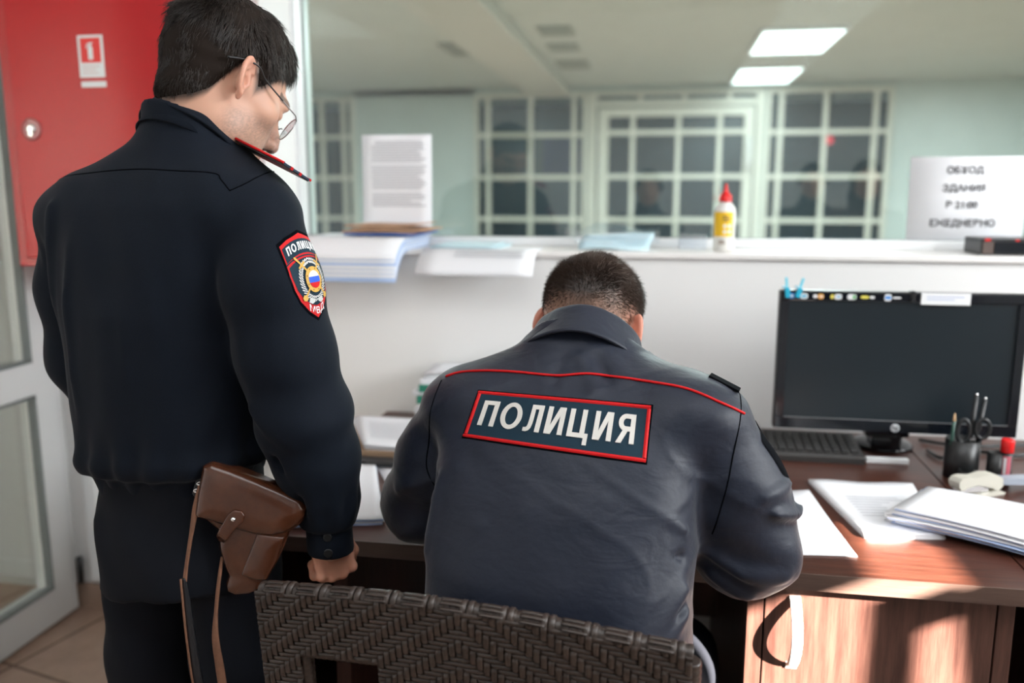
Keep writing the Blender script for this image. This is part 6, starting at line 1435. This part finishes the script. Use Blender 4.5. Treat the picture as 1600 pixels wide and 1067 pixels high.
    ribbon('strap_second_length', [(350, 868), (345, 905), (341, 950), (340, 990), (345, 1040), (350, 1100), (346, 1160), (318, 1200)], [.005, .006, .006, .011, .013, .013, .013, .012], [.006, .014, .022, .028, .030, .032, .034, .034], M['suede'], [.6, .6, .5, .2, 0, 0, 0, 0])
    tag(sr, 'long narrow leather strap hanging from the holster in two lengths', 'strap')
holster()
# ================================================================== VISITORS standing behind the viewer (seen only as reflections in the glass)
def visitor(x, y, heading, height, coat, hair, long_hair, label):
    k = height / 1.72; org = Matrix.Translation((x, y, 0)) @ Matrix.Rotation(-R_(heading), 4, 'Z') @ Matrix.Scale(k, 4)
    hm = Matrix.Translation((0, .03, 1.585)); nb = hm.inverted() @ Vector((0, 0, 1.40))
    hv, hq = make_head(tuple(nb), h=.0045, lo=(-.105, -.14, -.23)); hc = skin_colors(hv, .3)
    rv, rq = make_hand((30, 40, 30), h=.003); lv, lq = rv * np.array((-1, 1, 1)), rq[:, ::-1]
    V, Q, C = join([(xform(hv, hm), hq, hc), (xform(rv, Matrix.Translation((.25, .04, .84))), rq, hand_colors(rv)), (xform(lv, Matrix.Translation((-.25, .04, .84))), lq, hand_colors(lv))])
    g = G((-.32, -.2, .08), (.32, .2, 1.46), .014); zs = [.75, .9, 1.0, 1.15, 1.3, 1.38, 1.42, 1.46]
    bf = smax(g.loft(zs, [0] * 8, [0] * 8, [.15, .15, .14, .16, .16, .13, .09, .055], [.11, .11, .10, .11, .10, .08, .06, .055]), .75 - g.z, .01)
    bf = smin(bf, g.chain([(-.09, 0, .85), (-.10, 0, .1)], [.07, .04], .03), .03); bf = smin(bf, g.chain([(.09, 0, .85), (.10, 0, .1)], [.07, .04], .03), .03); bv, bq = surface_nets(bf.astype(np.float32), g, 1)
    V, Q, C = join([(V, Q, C), (bv, bq, np.tile(SKIN, (len(bv), 1)))])
    root = np_mesh('person', V, Q, M['skin'], None, C); root.matrix_world = org; tag(root, label, 'person')
    Z, Y, X = hv[:, 2], hv[:, 1], hv[:, 0]; zl = np.interp(Y, [-.1, -.05, 0, .03, .07, .1], [-.08, -.06, .0, .03, .055, .07]); th = smooth01((Z - zl) / .03) * .016 - .001
    hair_ = hair_cap(hv, hq, th, 'hair', hm, hair, root, .002, 3)
    if long_hair:
        g = G((-.14, -.16, 1.36), (.14, .12, 1.72), .007); f = smin(g.ell((0, .0, 1.60), (.095, .105, .115)), g.ell((0, -.035, 1.48), (.105, .085, .12)), .04); f = smax(f, -g.ell((0, .12, 1.555), (.062, .10, .10)), .012)
        v, q = surface_nets(f.astype(np.float32), g, 2); np_mesh('long_hair', v, q, hair, root)
    g = G((-.36, -.22, .62), (.36, .24, 1.50), .010)
    f = smax(g.loft(zs, [0] * 8, [0] * 8, [.185, .185, .18, .19, .19, .155, .11, .075], [.14, .14, .13, .135, .125, .10, .08, .07]), .66 - g.z, .01)
    for s_ in (-1, 1): f = smin(f, g.chain([(s_ * .175, 0, 1.34), (s_ * .235, -.01, 1.10), (s_ * .25, .03, .86)], [.065, .058, .045], .03), .02)
    f = f - .004 * np.sin(g.z * 40 + g.x * 20); v, q = surface_nets(f.astype(np.float32), g, 2); np_mesh('coat', v, q, coat, root)
    g = G((-.2, -.16, .03), (.2, .16, .95), .010); f = None
    for s_ in (-1, 1):
        c = g.chain([(s_ * .085, 0, .88), (s_ * .10, 0, .04)], [.09, .055], .03); f = c if f is None else smin(f, c, .02)
    v, q = surface_nets(f.astype(np.float32), g, 2); np_mesh('trousers', v, q, M['trouser'], root)
    for s_ in (-1, 1):
        g = G((s_ * .10 - .06, -.10, .0), (s_ * .10 + .06, .2, .12), .008); f = smax(smin(g.ell((s_ * .10, 0, .05), (.042, .07, .045)), g.ell((s_ * .10, .09, .035), (.044, .09, .032)), .03), .002 - g.z, .004); v, q = surface_nets(f.astype(np.float32), g, 2); np_mesh('shoe', v, q, M['black'], root)
M['coat_grey'] = mat('grey_brown_coat', (.10, .075, .065), rough=.8); M['coat_dark'] = mat('charcoal_coat', (.03, .03, .034), rough=.8); M['hair_long'] = mat('chestnut_hair', (.035, .018, .012), rough=.5)
visitor(1.13, -.03, -10, 1.57, M['coat_grey'], M['hair_long'], True, 'long-haired person in a grey-brown coat reflected in the glass right of the bottle')
visitor(.93, -.62, -8, 1.57, M['coat_dark'], M['hair'], False, 'short-haired person in charcoal reflected just left of the long-haired one')
visitor(-.10, -.27, 2, 1.52, M['coat_dark'], M['hair'], False, 'person in a charcoal coat reflected in the glass left of the bottle')
